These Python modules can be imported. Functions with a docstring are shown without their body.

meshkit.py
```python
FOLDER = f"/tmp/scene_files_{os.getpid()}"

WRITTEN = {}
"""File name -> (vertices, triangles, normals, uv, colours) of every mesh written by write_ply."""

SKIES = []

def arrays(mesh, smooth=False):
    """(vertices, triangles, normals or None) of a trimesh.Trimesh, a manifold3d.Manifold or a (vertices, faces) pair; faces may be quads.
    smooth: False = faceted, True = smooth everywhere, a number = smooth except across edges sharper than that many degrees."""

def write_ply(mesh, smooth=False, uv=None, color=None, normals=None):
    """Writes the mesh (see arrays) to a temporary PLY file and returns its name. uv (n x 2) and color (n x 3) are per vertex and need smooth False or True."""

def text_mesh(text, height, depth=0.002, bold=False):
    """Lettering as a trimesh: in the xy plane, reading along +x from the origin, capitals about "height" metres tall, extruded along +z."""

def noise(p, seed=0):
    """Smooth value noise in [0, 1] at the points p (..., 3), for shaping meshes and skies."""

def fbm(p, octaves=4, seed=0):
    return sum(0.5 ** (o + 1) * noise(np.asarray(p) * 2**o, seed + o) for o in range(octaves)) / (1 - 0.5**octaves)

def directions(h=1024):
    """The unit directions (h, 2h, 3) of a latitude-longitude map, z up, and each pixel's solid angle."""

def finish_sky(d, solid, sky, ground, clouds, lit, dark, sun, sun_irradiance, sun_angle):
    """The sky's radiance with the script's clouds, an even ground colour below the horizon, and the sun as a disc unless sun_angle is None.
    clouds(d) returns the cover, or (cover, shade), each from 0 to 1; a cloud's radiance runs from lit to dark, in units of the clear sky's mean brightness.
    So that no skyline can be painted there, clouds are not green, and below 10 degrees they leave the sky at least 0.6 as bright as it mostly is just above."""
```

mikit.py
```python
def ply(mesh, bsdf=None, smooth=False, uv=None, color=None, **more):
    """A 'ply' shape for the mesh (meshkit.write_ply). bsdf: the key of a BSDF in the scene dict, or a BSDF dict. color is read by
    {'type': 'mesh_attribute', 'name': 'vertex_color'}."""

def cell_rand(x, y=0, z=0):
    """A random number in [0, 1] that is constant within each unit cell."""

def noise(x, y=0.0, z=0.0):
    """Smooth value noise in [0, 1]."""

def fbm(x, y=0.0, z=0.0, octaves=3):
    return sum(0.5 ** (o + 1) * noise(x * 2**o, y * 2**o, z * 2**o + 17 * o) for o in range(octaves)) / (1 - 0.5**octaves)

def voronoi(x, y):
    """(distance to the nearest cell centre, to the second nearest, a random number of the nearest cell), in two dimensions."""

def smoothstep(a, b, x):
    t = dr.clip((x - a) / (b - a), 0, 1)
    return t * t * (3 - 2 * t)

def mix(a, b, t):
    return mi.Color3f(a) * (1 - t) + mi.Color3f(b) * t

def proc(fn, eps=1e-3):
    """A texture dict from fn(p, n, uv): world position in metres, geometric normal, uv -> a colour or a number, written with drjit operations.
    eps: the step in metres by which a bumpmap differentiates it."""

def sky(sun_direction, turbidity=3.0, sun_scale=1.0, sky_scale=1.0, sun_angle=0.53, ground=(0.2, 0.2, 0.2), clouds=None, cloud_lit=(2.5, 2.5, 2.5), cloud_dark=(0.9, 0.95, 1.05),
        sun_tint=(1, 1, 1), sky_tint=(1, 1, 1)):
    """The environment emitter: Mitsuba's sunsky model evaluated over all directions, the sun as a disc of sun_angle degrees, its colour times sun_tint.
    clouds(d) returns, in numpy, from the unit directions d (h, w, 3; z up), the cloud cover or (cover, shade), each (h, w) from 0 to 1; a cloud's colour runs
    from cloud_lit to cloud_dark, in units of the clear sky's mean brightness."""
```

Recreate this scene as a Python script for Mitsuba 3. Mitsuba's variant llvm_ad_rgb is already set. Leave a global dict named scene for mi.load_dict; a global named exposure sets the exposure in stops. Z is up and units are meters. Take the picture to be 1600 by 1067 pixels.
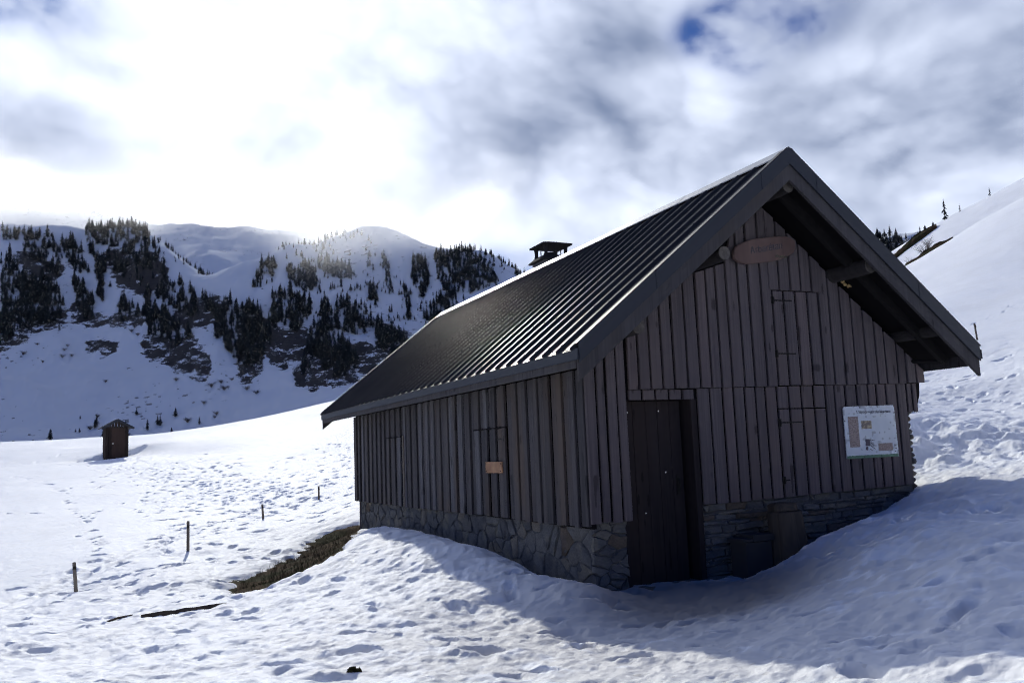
import math, numpy as np, trimesh, shapely, mitsuba as mi, drjit as dr, mikit, meshkit
from scipy.interpolate import RBFInterpolator
from scipy.spatial import cKDTree, Voronoi
from shapely.geometry import Polygon, box as sbox

T = mi.ScalarTransform4f
scene, labels = {}, {}

# ------------------------------------------------------------------ camera, sky, exposure
EYE = np.array([-4.767, -8.619, 0.845])
FORWARD, UP = np.array([0.409, 0.904, 0.125]), np.array([-0.015, -0.131, 0.991])
scene['camera'] = {'type': 'perspective', 'fov': 60.28, 'fov_axis': 'x', 'near_clip': 0.05, 'far_clip': 6000.0,
                   'to_world': T().look_at(origin=EYE.tolist(), target=(EYE + FORWARD).tolist(), up=UP.tolist())}
exposure = 1.12
SUN_AZ, SUN_EL = math.radians(7.0), math.radians(29.0)          # azimuth from +y (along the hut) towards +x
SUN = (math.sin(SUN_AZ) * math.cos(SUN_EL), math.cos(SUN_AZ) * math.cos(SUN_EL), math.sin(SUN_EL))


def clouds(d):
    """Broken cumulus, thin and bright round the sun, greyer away from it, with blue gaps."""
    az, el = np.degrees(np.arctan2(d[..., 0], d[..., 1])), np.degrees(np.arcsin(np.clip(d[..., 2], -1, 1)))
    q = d[..., :2] / (d[..., 2:] + 0.55) * 1.7
    q3 = np.dstack([q[..., 0], q[..., 1], 0 * q[..., 0]])
    warp = np.dstack([meshkit.fbm(q3 * 1.7 + 5, 3, 3), meshkit.fbm(q3 * 1.7 + 9, 3, 4), 0 * q[..., 0]]) - 0.5
    n = meshkit.fbm(q3 * 2.3 + warp * 0.8, 6, 11)
    fine = meshkit.fbm(q3 * 7.5 + warp * 1.2, 5, 21)
    soft = meshkit.fbm(q3 * 1.3 + warp * 0.9 + 3, 3, 31)

    def spot(a, e, wa, we):
        return np.exp(-((az - a) / wa) ** 2 - ((el - e) / we) ** 2)

    wisp = meshkit.fbm(q3 * 19 + warp * 3, 5, 41)
    gap = 1.8 * spot(43.6, 25.8, 3.4, 2.4) + 1.5 * spot(38.6, 25.4, 2.6, 1.5) + 0.8 * spot(41.2, 23.4, 2.4, 1.2) + 1.2 * spot(-6.0, 26.2, 5.5, 1.9) + 0.55 * spot(-4.2, 16.6, 4.0, 0.9) + 0.6 * spot(2.0, 17.0, 4.2, 0.8) \
        + 1.0 * spot(24.0, 11.5, 4.0, 1.7) + 0.5 * spot(54, 25, 2.5, 1.5)
    torn = np.clip((0.45 * fine + 0.30 * wisp + 0.25 * n - 0.33) / 0.24, 0, 1)
    cover = 1.0 - np.clip(gap, 0, 1) * torn * 0.95
    away = np.degrees(np.arccos(np.clip(d @ np.array(SUN), -1, 1)))
    back = np.clip((away - 52) / 30, 0, 1)                         # away from the sun the sheet of cloud breaks into blue
    cover = cover - back * (1.45 + 2.6 * (n - 0.5))
    cover = np.clip(cover, 0, 1)
    glow = np.exp(-(away / 12.0) ** 2) * 0.30 + 0.33 * np.exp(-(away / 38) ** 2)
    puff = np.abs(meshkit.fbm(q3 * 4.3 + warp * 1.2, 5, 51) - 0.5) * 2          # billowed edges
    shade = 0.80 - glow - 0.62 * (n - 0.46) - 0.45 * (fine - 0.5) + 0.30 * (soft - 0.5) - 0.60 * (puff - 0.22) - 0.22 * (wisp - 0.5) \
        + 0.32 * spot(28.0, 21.0, 7.5, 4.0) + 0.06 * spot(48.5, 18, 9, 4) + 0.22 * spot(33.5, 25.5, 3.5, 2.0) + 0.16 * spot(-4.5, 19.0, 3.5, 2.2) + 0.12 * spot(0.5, 23.0, 2.2, 1.3) \
        - 0.30 * spot(37.8, 22.0, 2.6, 3.5) - 0.30 * spot(46.0, 22.3, 4.0, 1.2) - 0.28 * spot(32.0, 14.5, 8, 2.2) - 0.2 * spot(54, 14, 5, 2) - 0.25 * spot(-1.5, 21.8, 3.5, 0.9)
    return cover * cover * (3 - 2 * cover), np.clip(shade, 0, 1)


scene['sky'] = mikit.sky(SUN, turbidity=3, sun_scale=1.08, sky_scale=0.42, sun_angle=0.8, ground=(0.6, 0.62, 0.68), clouds=clouds,
                         cloud_lit=(12.0, 12.9, 15.0), cloud_dark=(1.5, 2.05, 3.45), sun_tint=(1.04, 1.30, 1.76), sky_tint=(0.42, 0.82, 2.0))

# ------------------------------------------------------------------ survey of the place (metres)
GROUND_POINTS = [[-0.98,4.3,-0.36],[-1.03,1.82,-0.59],[-1.06,0.05,-0.75],[-1.07,-1.28,-0.79],[-1.05,-2.18,-0.7],[-1.03,-3.06,-0.6],[-1.01,-3.76,-0.52],[-0.98,-4.69,-0.4],[-0.97,-5.2,-0.33],[-0.96,-5.5,-0.3],[-0.38,8.59,-0.45],[-0.38,6.7,-0.33],[-0.38,5.79,-0.31],[-0.38,5.16,-0.28],[-0.38,4.4,-0.31],[-0.38,3.69,-0.33],[-0.38,3.14,-0.38],[-0.38,2.56,-0.35],[-0.38,2.16,-0.38],[-0.38,1.72,-0.44],[-0.38,1.19,-0.5],[-0.38,0.7,-0.53],[-0.38,0.13,-0.5],[-0.25,-0.03,-0.52],[-0.25,-0.42,-0.54],[-0.25,-0.6,-0.58],[-0.02,8.59,-0.62],[-0.02,6.7,-0.5],[-0.02,5.79,-0.48],[-0.02,5.16,-0.45],[-0.02,4.4,-0.48],[-0.02,3.69,-0.5],[-0.02,3.14,-0.55],[-0.02,2.56,-0.52],[-0.02,2.16,-0.55],[-0.02,1.72,-0.61],[-0.02,1.19,-0.67],[-0.02,0.7,-0.7],[-0.02,0.13,-0.67],[-0.02,-0.28,-0.65],[-0.02,-0.66,-0.67],[-0.02,-0.83,-0.71],[0.36,-0.1,-0.8],[0.46,-0.05,-0.64],[0.96,-0.05,-0.66],[1.47,-0.05,-0.68],[1.85,-0.05,-0.65],[1.6,-0.12,-0.66],[2.1,-0.12,-0.64],[2.6,-0.12,-0.6],[3.0,-0.12,-0.52],[1.86,-0.62,-0.55],[1.99,-0.62,-0.48],[2.24,-0.62,-0.38],[2.42,-0.62,-0.28],[2.72,-0.62,-0.22],[3.12,-0.3,-0.26],[3.12,-0.03,-0.32],[3.64,-0.3,-0.17],[3.64,-0.03,-0.23],[4.19,-0.3,-0.05],[4.19,-0.03,-0.11],[4.61,-0.3,0.13],[4.61,-0.03,0.07],[0.17,-1.09,-0.72],[-0.15,-1.13,-0.74],[0.61,-1.12,-0.7],[0.85,-1.62,-0.6],[0.86,-2.63,-0.42],[0.14,-2.87,-0.52],[0.99,-3.34,-0.25],[0.72,-4.04,-0.15],[1.38,-4.02,0.02],[3.09,-2.5,0.08],[2.36,-2.37,0.0],[-0.19,-4.28,-0.36],[0.01,-4.99,-0.2],[4.94,-0.66,0.29],[4.94,-1.44,0.27],[6.77,1.25,0.51],[6.78,0.59,0.45],[7.85,2.24,1.02],[7.84,0.65,0.56],[7.74,1.56,0.73],[10.52,3.75,1.34],[12.7,5.44,1.98],[17.92,9.51,3.45],[26.63,16.28,6.0],[38.81,25.68,10.16],[56.19,39.05,16.61],[13.08,4.18,1.87],[20.58,9.36,3.86],[35.55,19.61,8.73],[60.79,36.66,18.82],[28.26,19.88,6.65],[50.53,39.8,13.74],[53.15,39.55,14.94],[55.74,39.29,16.33],[58.45,37.87,17.72],[13.72,7.17,2.13],[14.33,3.54,2.36],[37.39,17.63,9.03],[65.39,34.22,21.44],[5.63,-2.23,0.62],[1.37,-4.62,-0.15],[61.91,49.76,12.4],[65.3,47.94,14.49],[69.29,45.84,16.61],[72.03,44.42,17.9],[77.41,41.56,20.97],[85.1,71.47,23.51],[115.59,98.65,22.2],[90.89,72.84,26.71],[118.92,96.71,25.29],[96.62,74.32,29.21],[121.97,95.05,27.31],[102.28,75.87,31.49],[124.73,93.58,28.91],[104.57,74.73,32.19],[127.49,92.21,29.76],[106.93,73.49,33.42],[130.35,90.71,31.25],[109.21,72.27,34.83],[133.1,89.23,32.96],[111.32,71.14,36.08],[135.66,87.86,34.47],[119.46,66.82,40.62],[145.51,82.64,39.96],[-5.53,-0.69,-0.72],[-4.66,-1.46,-0.68],[-3.86,-2.12,-0.65],[-3.11,-2.66,-0.64],[-2.42,-3.21,-0.62],[-1.84,-3.83,-0.57],[-1.38,-4.46,-0.5],[-2.21,-1.43,-0.68],[-2.37,-0.08,-0.65],[-3.12,-0.67,-0.7],[-4.1,0.17,-0.78],[-1.51,0.5,-0.63],[-1.51,2.36,-0.55],[-1.85,2.95,-0.58],[-1.57,-1.94,-0.72],[-4.8,-8.6,-0.55],[-8.0,-9.0,-0.75],[-2.0,-9.5,-0.3],[-5.0,-14.0,-0.3],[0.0,-15.0,0.6],[-12.0,-14.0,-0.6],[6.0,-10.0,1.6],[10.0,-4.0,2.2],[-20.0,-20.0,-0.5],[0.0,-30.0,2.0],[20.0,-25.0,9.0],[-25.0,-45.0,0.0],[40.0,-20.0,18.0],[10.0,-70.0,6.0],[-60.0,-70.0,-2.0],[60.0,-60.0,26.0],[-1.11,6.73,-0.52],[-1.98,4.72,-0.58],[-2.68,3.89,-0.66],[-3.29,3.53,-0.8],[-3.57,3.2,-0.84],[-3.07,5.47,-0.99],[-2.68,6.28,-0.92],[-2.23,7.18,-0.86],[-1.62,8.11,-0.84],[-1.0,9.38,-0.83],[-2.55,7.21,-0.84],[-1.76,8.61,-0.77],[-5.04,-0.19,-0.81],[-5.12,2.29,-0.86],[-5.28,6.8,-0.97],[-5.51,12.96,-0.72],[-5.96,25.28,-0.33],[-6.45,38.63,0.7],[-5.81,51.48,1.7],[-7.45,65.37,2.67],[-8.36,78.94,3.52],[-3.96,2.65,-0.87],[-3.72,6.08,-0.82],[-3.5,9.28,-0.73],[-2.86,18.36,-0.45],[-2.04,30.05,0.28],[-0.85,47.05,1.53],[1.44,74.44,3.93],[-4.05,48.48,1.63],[-2.13,9.21,-0.7],[-1.37,14.37,-0.54],[-0.3,21.58,-0.13],[0.92,29.8,0.4],[2.9,43.11,1.69],[7.01,70.7,4.8],[0.11,14.8,-0.48],[0.74,17.81,-0.28],[2.42,25.81,0.35],[4.73,36.78,1.49],[9.97,61.67,4.36],[12.16,71.54,5.84],[6.12,35.06,1.4],[11.53,56.58,4.06],[14.96,70.19,6.46],[19.55,67.98,7.41],[-5.81,2.04,-0.84],[-6.34,7.28,-1.0],[-7.11,14.79,-0.74],[-8.54,28.62,-0.07],[-10.21,44.72,1.02],[-12.12,63.09,2.41],[-13.8,79.2,3.42],[-9.76,15.97,-0.62],[-16.3,47.46,1.12],[-23.35,81.33,3.31],[-2.52,52.11,2.39],[-29.88,112.93,-2.82],[-16.65,106.93,-2.76],[-9.37,103.63,-2.73],[3.2,97.87,-2.2],[10.52,94.39,-1.02],[20.38,91.86,1.01],[26.24,89.04,2.22],[36.18,82.01,5.46],[-44.95,185.86,-25.83],[-23.77,176.26,-25.73],[-12.13,170.98,-25.67],[7.97,161.76,-26.83],[19.7,156.19,-26.94],[34.68,148.99,-25.92],[60.75,136.39,-12.17],[19.83,45.99,5.49],[11.91,22.33,2.44],[28.95,30.78,5.57],[55.84,61.62,14.52],[46.96,66.13,11.03],[5.0,16.0,1.2],[8.0,8.0,2.0],[2.5,12.0,0.2],[7.0,4.0,1.4],[2.5,5.0,-0.3],[0.0,11.5,-0.45]]
MOUNTAIN_POINTS = [[-137,431,15],[-156,487,45],[-174,543,82],[-193,597,126],[-206,635,160],[-249,771,149],[-91,411,13],[-102,458,42],[-110,491,66],[-119,528,98],[-129,567,135],[-157,697,120],[-46,390,11],[-50,428,34],[-55,465,61],[-60,507,96],[-65,542,130],[-65,546,135],[-79,670,120],[-23,380,10],[-25,420,33],[-28,464,64],[-30,503,96],[-33,536,128],[-33,549,142],[-40,669,127],[0,375,11],[0,412,35],[0,444,59],[0,485,94],[0,516,125],[0,527,137],[1,644,122],[12,369,11],[13,404,34],[14,434,58],[15,468,88],[16,493,114],[16,498,119],[21,614,101],[21,365,10],[23,400,35],[25,426,57],[26,453,81],[38,620,118],[44,712,148],[51,825,186],[55,887,209],[27,364,12],[29,396,35],[31,422,56],[33,443,76],[48,616,112],[55,698,138],[63,800,173],[69,870,203],[33,363,13],[36,395,36],[38,416,54],[40,440,77],[59,622,115],[67,703,142],[77,804,176],[83,864,202],[38,363,14],[41,392,36],[44,415,55],[53,494,94],[78,708,147],[90,809,181],[43,363,15],[46,390,35],[49,417,59],[52,439,81],[55,461,105],[69,573,84],[60,360,17],[64,384,35],[70,415,62],[75,442,89],[79,466,116],[99,575,97],[79,363,22],[84,383,38],[92,416,66],[99,445,94],[105,471,123],[129,578,106],[96,365,27],[103,387,44],[111,416,69],[119,445,98],[128,474,132],[157,579,115],[116,361,30],[125,390,53],[135,418,80],[142,438,101],[149,457,123],[183,559,106],[134,355,32],[146,385,59],[156,407,82],[165,429,109],[204,530,88],[149,346,31],[165,380,65],[174,399,87],[217,498,63],[166,337,30],[180,362,57],[187,375,71],[236,472,44],[205,320,26],[214,334,38],[222,345,49],[281,437,16],[258,300,26],[267,309,36],[274,317,44],[348,403,11],[182,168,36],[213,195,54],[251,230,78],[336,309,59],[186,160,37],[222,190,58],[255,217,76],[344,295,57],[194,156,38],[232,186,57],[270,216,78],[363,292,60],[206,150,41],[238,173,55],[291,211,81],[390,285,63],[223,141,50],[286,181,75],[383,242,120],[489,311,107],[254,126,57],[348,173,96],[490,242,167],[611,303,163],[-320,1174,320],[-262,957,191],[-423,1560,304],[-223,1131,312],[-183,922,185],[-294,1503,294],[-125,1088,303],[-103,887,177],[-164,1447,281],[-80,1068,302],[-66,870,177],[-104,1419,280],[-41,1052,292],[-34,857,168],[-52,1398,267],[-8,1039,276],[-7,847,155],[-9,1381,245],[25,1025,268],[34,1363,235],[70,1006,260],[94,1337,224],[109,989,255],[146,1315,218],[141,975,251],[115,794,135],[189,1296,213],[180,958,247],[146,780,132],[241,1273,207],[239,932,239],[194,760,125],[319,1240,196],[317,899,221],[258,733,111],[422,1196,173],[395,870,175],[322,709,73],[526,1157,112],[526,818,127],[428,666,34],[699,1088,49],[-68,202,-27],[-120,374,-4],[-24,182,-28],[-40,338,-4],[-3,172,-29],[-1,320,-4],[20,161,-29],[41,300,-4],[36,154,-28],[69,287,-4],[63,141,-16],[118,263,-4],[99,130,0],[178,236,-4],[123,113,8],[134,108,13],[150,100,19],[177,87,23],[143,-32,16],[292,-56,0],[588,-102,25],[1082,-181,81],[1427,-235,68],[126,-81,16],[258,-154,-2],[520,-300,15],[957,-542,53],[1263,-712,45],[94,-122,15],[192,-235,-2],[389,-461,12],[717,-839,45],[947,-1103,37],[49,-149,16],[103,-289,-1],[210,-569,21],[389,-1036,69],[515,-1362,58],[-2,-159,-3],[0,-309,0],[6,-609,26],[14,-1108,85],[21,-1458,72],[-54,-150,-4],[-102,-292,-1],[-200,-576,19],[-363,-1049,64],[-477,-1380,54],[-99,-125,-5],[-194,-242,-2],[-382,-475,12],[-697,-863,43],[-917,-1135,36],[-133,-86,-4],[-262,-163,-1],[-519,-318,17],[-948,-575,58],[-1248,-755,49],[-152,-37,-3],[-299,-66,0],[-594,-123,26],[-1085,-219,83],[-1428,-285,70],[-153,15,-4],[-301,38,0],[-597,85,23],[-1091,163,75],[-1437,218,64],[-136,64,-4],[-267,137,-2],[-530,282,13],[-967,525,48],[-1273,694,40],[-103,105,-4],[-202,218,-2],[-398,444,13],[-726,822,48],[-956,1086,41],[-59,131,-4],[-112,271,0],[-220,552,23],[-399,1018,76],[-524,1345,64]]
WOODS = {'A':([(-63,531),(-58,527),(-50,513),(-49,518),(-40,513),(-39,518),(-35,506),(-30,493),(-31,483),(-40,476),(-46,472),(-55,465)],95,1.15),'B':([(-54,539),(-49,545),(-39,542),(-33,528),(-33,517),(-43,524),(-52,530)],34,1.0),'C':([(-23,541),(-12,1003),(8,1009),(11,512),(20,487),(19,478),(7,484),(-4,495),(-8,505),(-18,516),(-21,530)],120,1.0),'D':([(-16,513),(-11,509),(-11,486),(-14,491)],14,1.25),'D2':([(-28,511),(-25,508),(-16,490),(-15,480),(-19,480),(-24,490)],18,1.15),'D3':([(-34,538),(-27,536),(-22,522),(-19,508),(-24,511),(-33,530)],22,1.0),'E':([(-5,487),(5,474),(5,465),(-3,469)],9,1.15),'F':([(14,479),(26,473),(34,451),(39,443),(39,438),(31,442),(21,457),(13,471)],42,1.0),'F2':([(8,480),(11,477),(11,461),(7,463)],8,1.1),'G':([(8,466),(18,460),(23,443),(28,433),(21,433),(15,442),(9,449)],34,1.15),'H':([(38,439),(44,445),(48,436),(57,434),(60,424),(58,408),(50,400),(44,411),(37,425)],60,1.2),'I':([(52,435),(56,434),(61,422),(66,437),(71,437),(84,432),(83,424),(74,414),(65,421),(61,411),(50,420)],64,1.15),'J':([(81,419),(85,418),(90,430),(96,423),(93,409),(98,398),(98,389),(85,381),(79,399),(72,388),(70,391),(78,408)],72,1.15),'K':([(98,431),(106,428),(112,417),(120,409),(124,396),(115,391),(109,397),(111,412),(101,409),(96,413)],56,1.05),'L':([(93,456),(110,452),(109,446),(100,447),(92,450)],32,0.9),'M':([(75,451),(84,452),(90,451),(91,439),(84,437),(76,441)],30,0.95),'N':([(65,458),(73,455),(67,443),(59,441),(57,444)],16,0.9),'O':([(143,447),(149,445),(145,422),(138,417),(138,432)],34,0.9),'Q':([(154,442),(166,434),(173,418),(175,400),(160,403),(151,409),(148,419)],100,0.85),'R':([(142,413),(151,410),(154,405),(143,400),(135,399),(136,410)],26,0.95),'S1':([(128,456),(131,453),(127,432),(125,432)],10,0.85),'S2':([(116,444),(119,442),(118,429),(115,432)],9,0.85),'S3':([(133,432),(135,426),(130,413),(129,415)],10,0.85),'S4':([(-65,549),(-58,548),(-49,547),(-48,540),(-64,541)],14,0.9),'S5':([(48,903),(66,892),(57,830),(24,503)],8,0.7),'U':([(-50,510),(-48,520),(-37,513),(-39,498),(-47,500)],14,1.15)}
OUTCROPS = [[(-58,492),(-51,489),(-31,487),(-31,481),(-40,475),(-49,468),(-55,465)],[(-54,530),(-44,528),(-34,521),(-38,516),(-47,521)],[(-11,516),(7,499),(16,486),(16,479),(-1,491)],[(-6,475),(6,466),(6,461),(-4,469)],[(9,446),(19,439),(27,428),(31,416),(30,405),(24,415),(20,427),(10,439)],[(29,455),(41,442),(39,435),(31,440),(22,453)],[(51,425),(57,426),(63,419),(61,411),(56,410),(49,415)],[(63,416),(76,414),(76,405),(65,399),(62,403)],[(49,415),(54,408),(53,400),(48,397)],[(71,393),(79,399),(84,407),(88,397),(84,389),(75,380),(70,384)],[(84,389),(95,392),(92,381),(85,379),(81,380)],[(93,405),(104,402),(105,392),(102,386),(94,387),(93,396)],[(-15,461),(-7,451),(-8,449),(-15,457)],[(115,411),(123,404),(122,393),(115,390),(110,395)],[(-24,491),(-12,476),(-13,474),(-21,479)],[(250,228),(250,221),(247,214),(244,205),(231,197),(222,193),(230,206),(239,216)],[(247,207),(259,211),(264,211),(250,202),(241,201)],[(-46,511),(-37,508),(-38,503),(-45,507)]]
FOOT_TREES = [(-12.0,396.8,'dot'),(-18.3,404.3,'s'),(-11.7,402.4,'bare'),(3.3,397.8,'c'),(-0.9,394.8,'s'),(-3.3,389.9,'c'),(12.2,386.9,'c'),(18.3,389.5,'c'),(7.3,385.9,'c'),(11.3,388.1,'c'),(16.1,375.8,'c'),(26.7,375.5,'c'),(21.9,382.5,'s'),(18.9,373.8,'s'),(-12.5,396.1,'c'),(-19.6,395.4,'s'),(-18.1,393.5,'s'),(-9.4,383.8,'c'),(0.0,383.7,'bare'),(-28.4,389.4,'c')]
SLOPE_SHRUBS = [(-39.2,462.9),(-44.7,459.1),(-26.2,458.4),(-27.3,454.3),(-23.9,451.6),(-27.7,448.9),(-35.8,448.5),(-1.1,459.7),(1.7,454.1),(4.5,449.9),(6.4,443.1),(3.1,457.3),(31.2,409.2),(33.4,396.6),(38.2,391.7),(37.3,396.1),(42.0,396.7),(26.0,404.8),(19.6,408.5),(29.5,388.5),(32.6,374.9),(-14.4,396.1),(-0.4,387.4),(22.5,380.1),(33.5,376.6),(47.4,389.9),(50.8,385.2),(-9.0,426.8)]
RIGHT_TREES = [(247.5,222.5),(245.9,216.9),(242.2,212.3),(247.4,214.8),(242.5,209.0),(234.9,204.8),(231.9,199.7),(229.2,203.9),(248.3,207.2),(252.2,209.1),(254.1,209.6),(255.3,207.2),(257.8,207.0),(228.4,195.0),(234.0,197.6),(226.6,203.8),(244.2,215.9),(238.4,208.6),(245.3,212.0),(239.9,205.5),(246.3,219.8),(250.4,219.5),(241.1,209.3),(236.5,202.0),(238.9,210.6),(242.1,215.3),(243.8,212.3),(251.3,206.5),(256.6,209.5),(243.6,204.4),(245.4,208.3),(252.1,226.5),(248.7,222.4),(249.4,221.0),(247.0,218.0),(249.6,216.1),(246.0,211.5),(244.4,221.0),(240.3,216.2),(233.2,204.7),(235.6,204.1),(230.5,201.3)]
TRACKS = [([[-3.9,47.0],[-2.4,33.6],[-1.44,26.64],[-0.76,19.86],[-0.43,16.22]],1.5,11),([[-2.83,35.96],[-0.81,33.37],[0.31,27.46],[0.61,19.87]],1.5,4),([[-0.46,18.14],[1.15,22.71],[3.95,31.45],[6.51,37.72]],1.3,3),([[-2.52,11.14],[-1.46,11.96],[0.04,15.1],[0.7,13.6]],1.0,3),([[-5.15,5.89],[-4.27,6.8],[-3.23,7.64],[-1.86,10.29]],1.1,4),([[-5.3,2.44],[-4.58,4.36],[-3.53,5.36]],1.2,5),([[-9.85,41.2],[-7.52,35.12],[-6.35,28.34],[-5.44,18.33],[-5.08,11.26],[-5.03,8.58]],0.12,1.5),([[-8.07,24.08],[-6.36,22.56],[-4.9,21.11]],0.1,1.2),([[-3.75,27.33],[-3.88,19.61],[-3.13,13.15]],0.3,1.0),([[-1.67,41.11],[1.9,38.73],[5.55,40.37],[7.92,42.66]],0.3,0.5),([[1.27,55.45],[5.49,54.9],[10.57,55.22]],0.3,0.5),([[-9.15,54.78],[-5.34,42.49],[-3.63,37.15]],0.8,1.5),([[-3.89,11.35],[-3.13,13.15],[-2.02,15.49],[-0.85,16.82]],0.35,4),([[9.28,3.59],[11.32,4.52],[12.65,4.77],[14.13,4.89]],1.3,3.5),([[13.73,7.19],[14.67,6.82],[15.04,5.69]],1.2,1.6),([[16.28,11.75],[19.2,11.96],[23.81,13.31],[26.73,13.57]],0.2,1.0),([[6.57,1.21],[7.35,1.26],[8.18,1.21],[9.17,1.45]],1.2,6),([[-0.19,-5.18],[0.04,-4.58],[-0.51,-4.57]],0.9,4),([[1.14,-4.23],[0.91,-3.77],[0.46,-3.57],[0.05,-3.46]],1.1,3.2),([[3.01,-2.7],[3.54,-1.61],[2.25,-2.08],[1.66,-2.07]],0.8,3.2),([[-1.56,4.09],[-1.31,2.45],[-1.37,0.49],[-1.37,-0.85]],0.8,1.5),([[-1.16,-1.1],[-0.6,-1.29],[0.24,-1.1]],0.6,5),([[-5.76,1.63],[-4.62,1.2],[-3.41,0.22],[-2.39,-0.95],[-1.71,-2.34]],0.8,1.2),([[-4.88,-0.44],[-3.76,-1.43],[-2.72,-2.14],[-1.95,-3.2],[-1.28,-4.34]],0.7,1.0)]
DIRT = [[-3.29,3.92],[-2.95,6.06],[-2.59,6.89],[-2.0,7.91],[-1.41,8.72],[-1.18,10.17],[-0.79,10.4],[-0.31,10.67],[0.04,10.8],[0.09,10.47],[-0.54,8.13],[-1.34,5.78],[-2.03,4.5],[-2.69,3.82],[-3.04,3.67]]
SLEDGE = [[-6.2,5.94],[-5.81,7.16],[-5.4,7.99],[-4.73,9.4],[-4.02,11.0],[-3.13,13.15]]

HAZE, CLOUD = 0.000008, 0.019
# ------------------------------------------------------------------ helpers
rng = np.random.default_rng(7)
counts = {}


def key_for(name, parent=None):
    base = f'{parent}__{name}' if parent else name
    n = counts.get(base, 0)
    counts[base] = n + 1
    return base if n == 0 else f'{base}_{n:03d}'


def add(name, mesh, bsdf, parent=None, smooth=False, shape=None, **more):
    key = key_for(name, parent)
    scene[key] = dict(shape) if shape else mikit.ply(mesh, bsdf, smooth=smooth, **more)
    return key


def tag(key, label=None, category=None, group=None, kind=None):
    d = labels.setdefault(key, {})
    for k, v in (('label', label), ('category', category), ('group', group), ('kind', kind)):
        if v:
            d[k] = v
    return key


def thing(name, label, category, group=None):
    return tag(key_for(name), label, category, group)


def cat(ms):
    return trimesh.util.concatenate(ms)


def boxm(x0, x1, y0, y1, z0, z1):
    m = trimesh.creation.box((x1 - x0, y1 - y0, z1 - z0))
    m.apply_translation(((x0 + x1) / 2, (y0 + y1) / 2, (z0 + z1) / 2))
    return m


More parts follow.
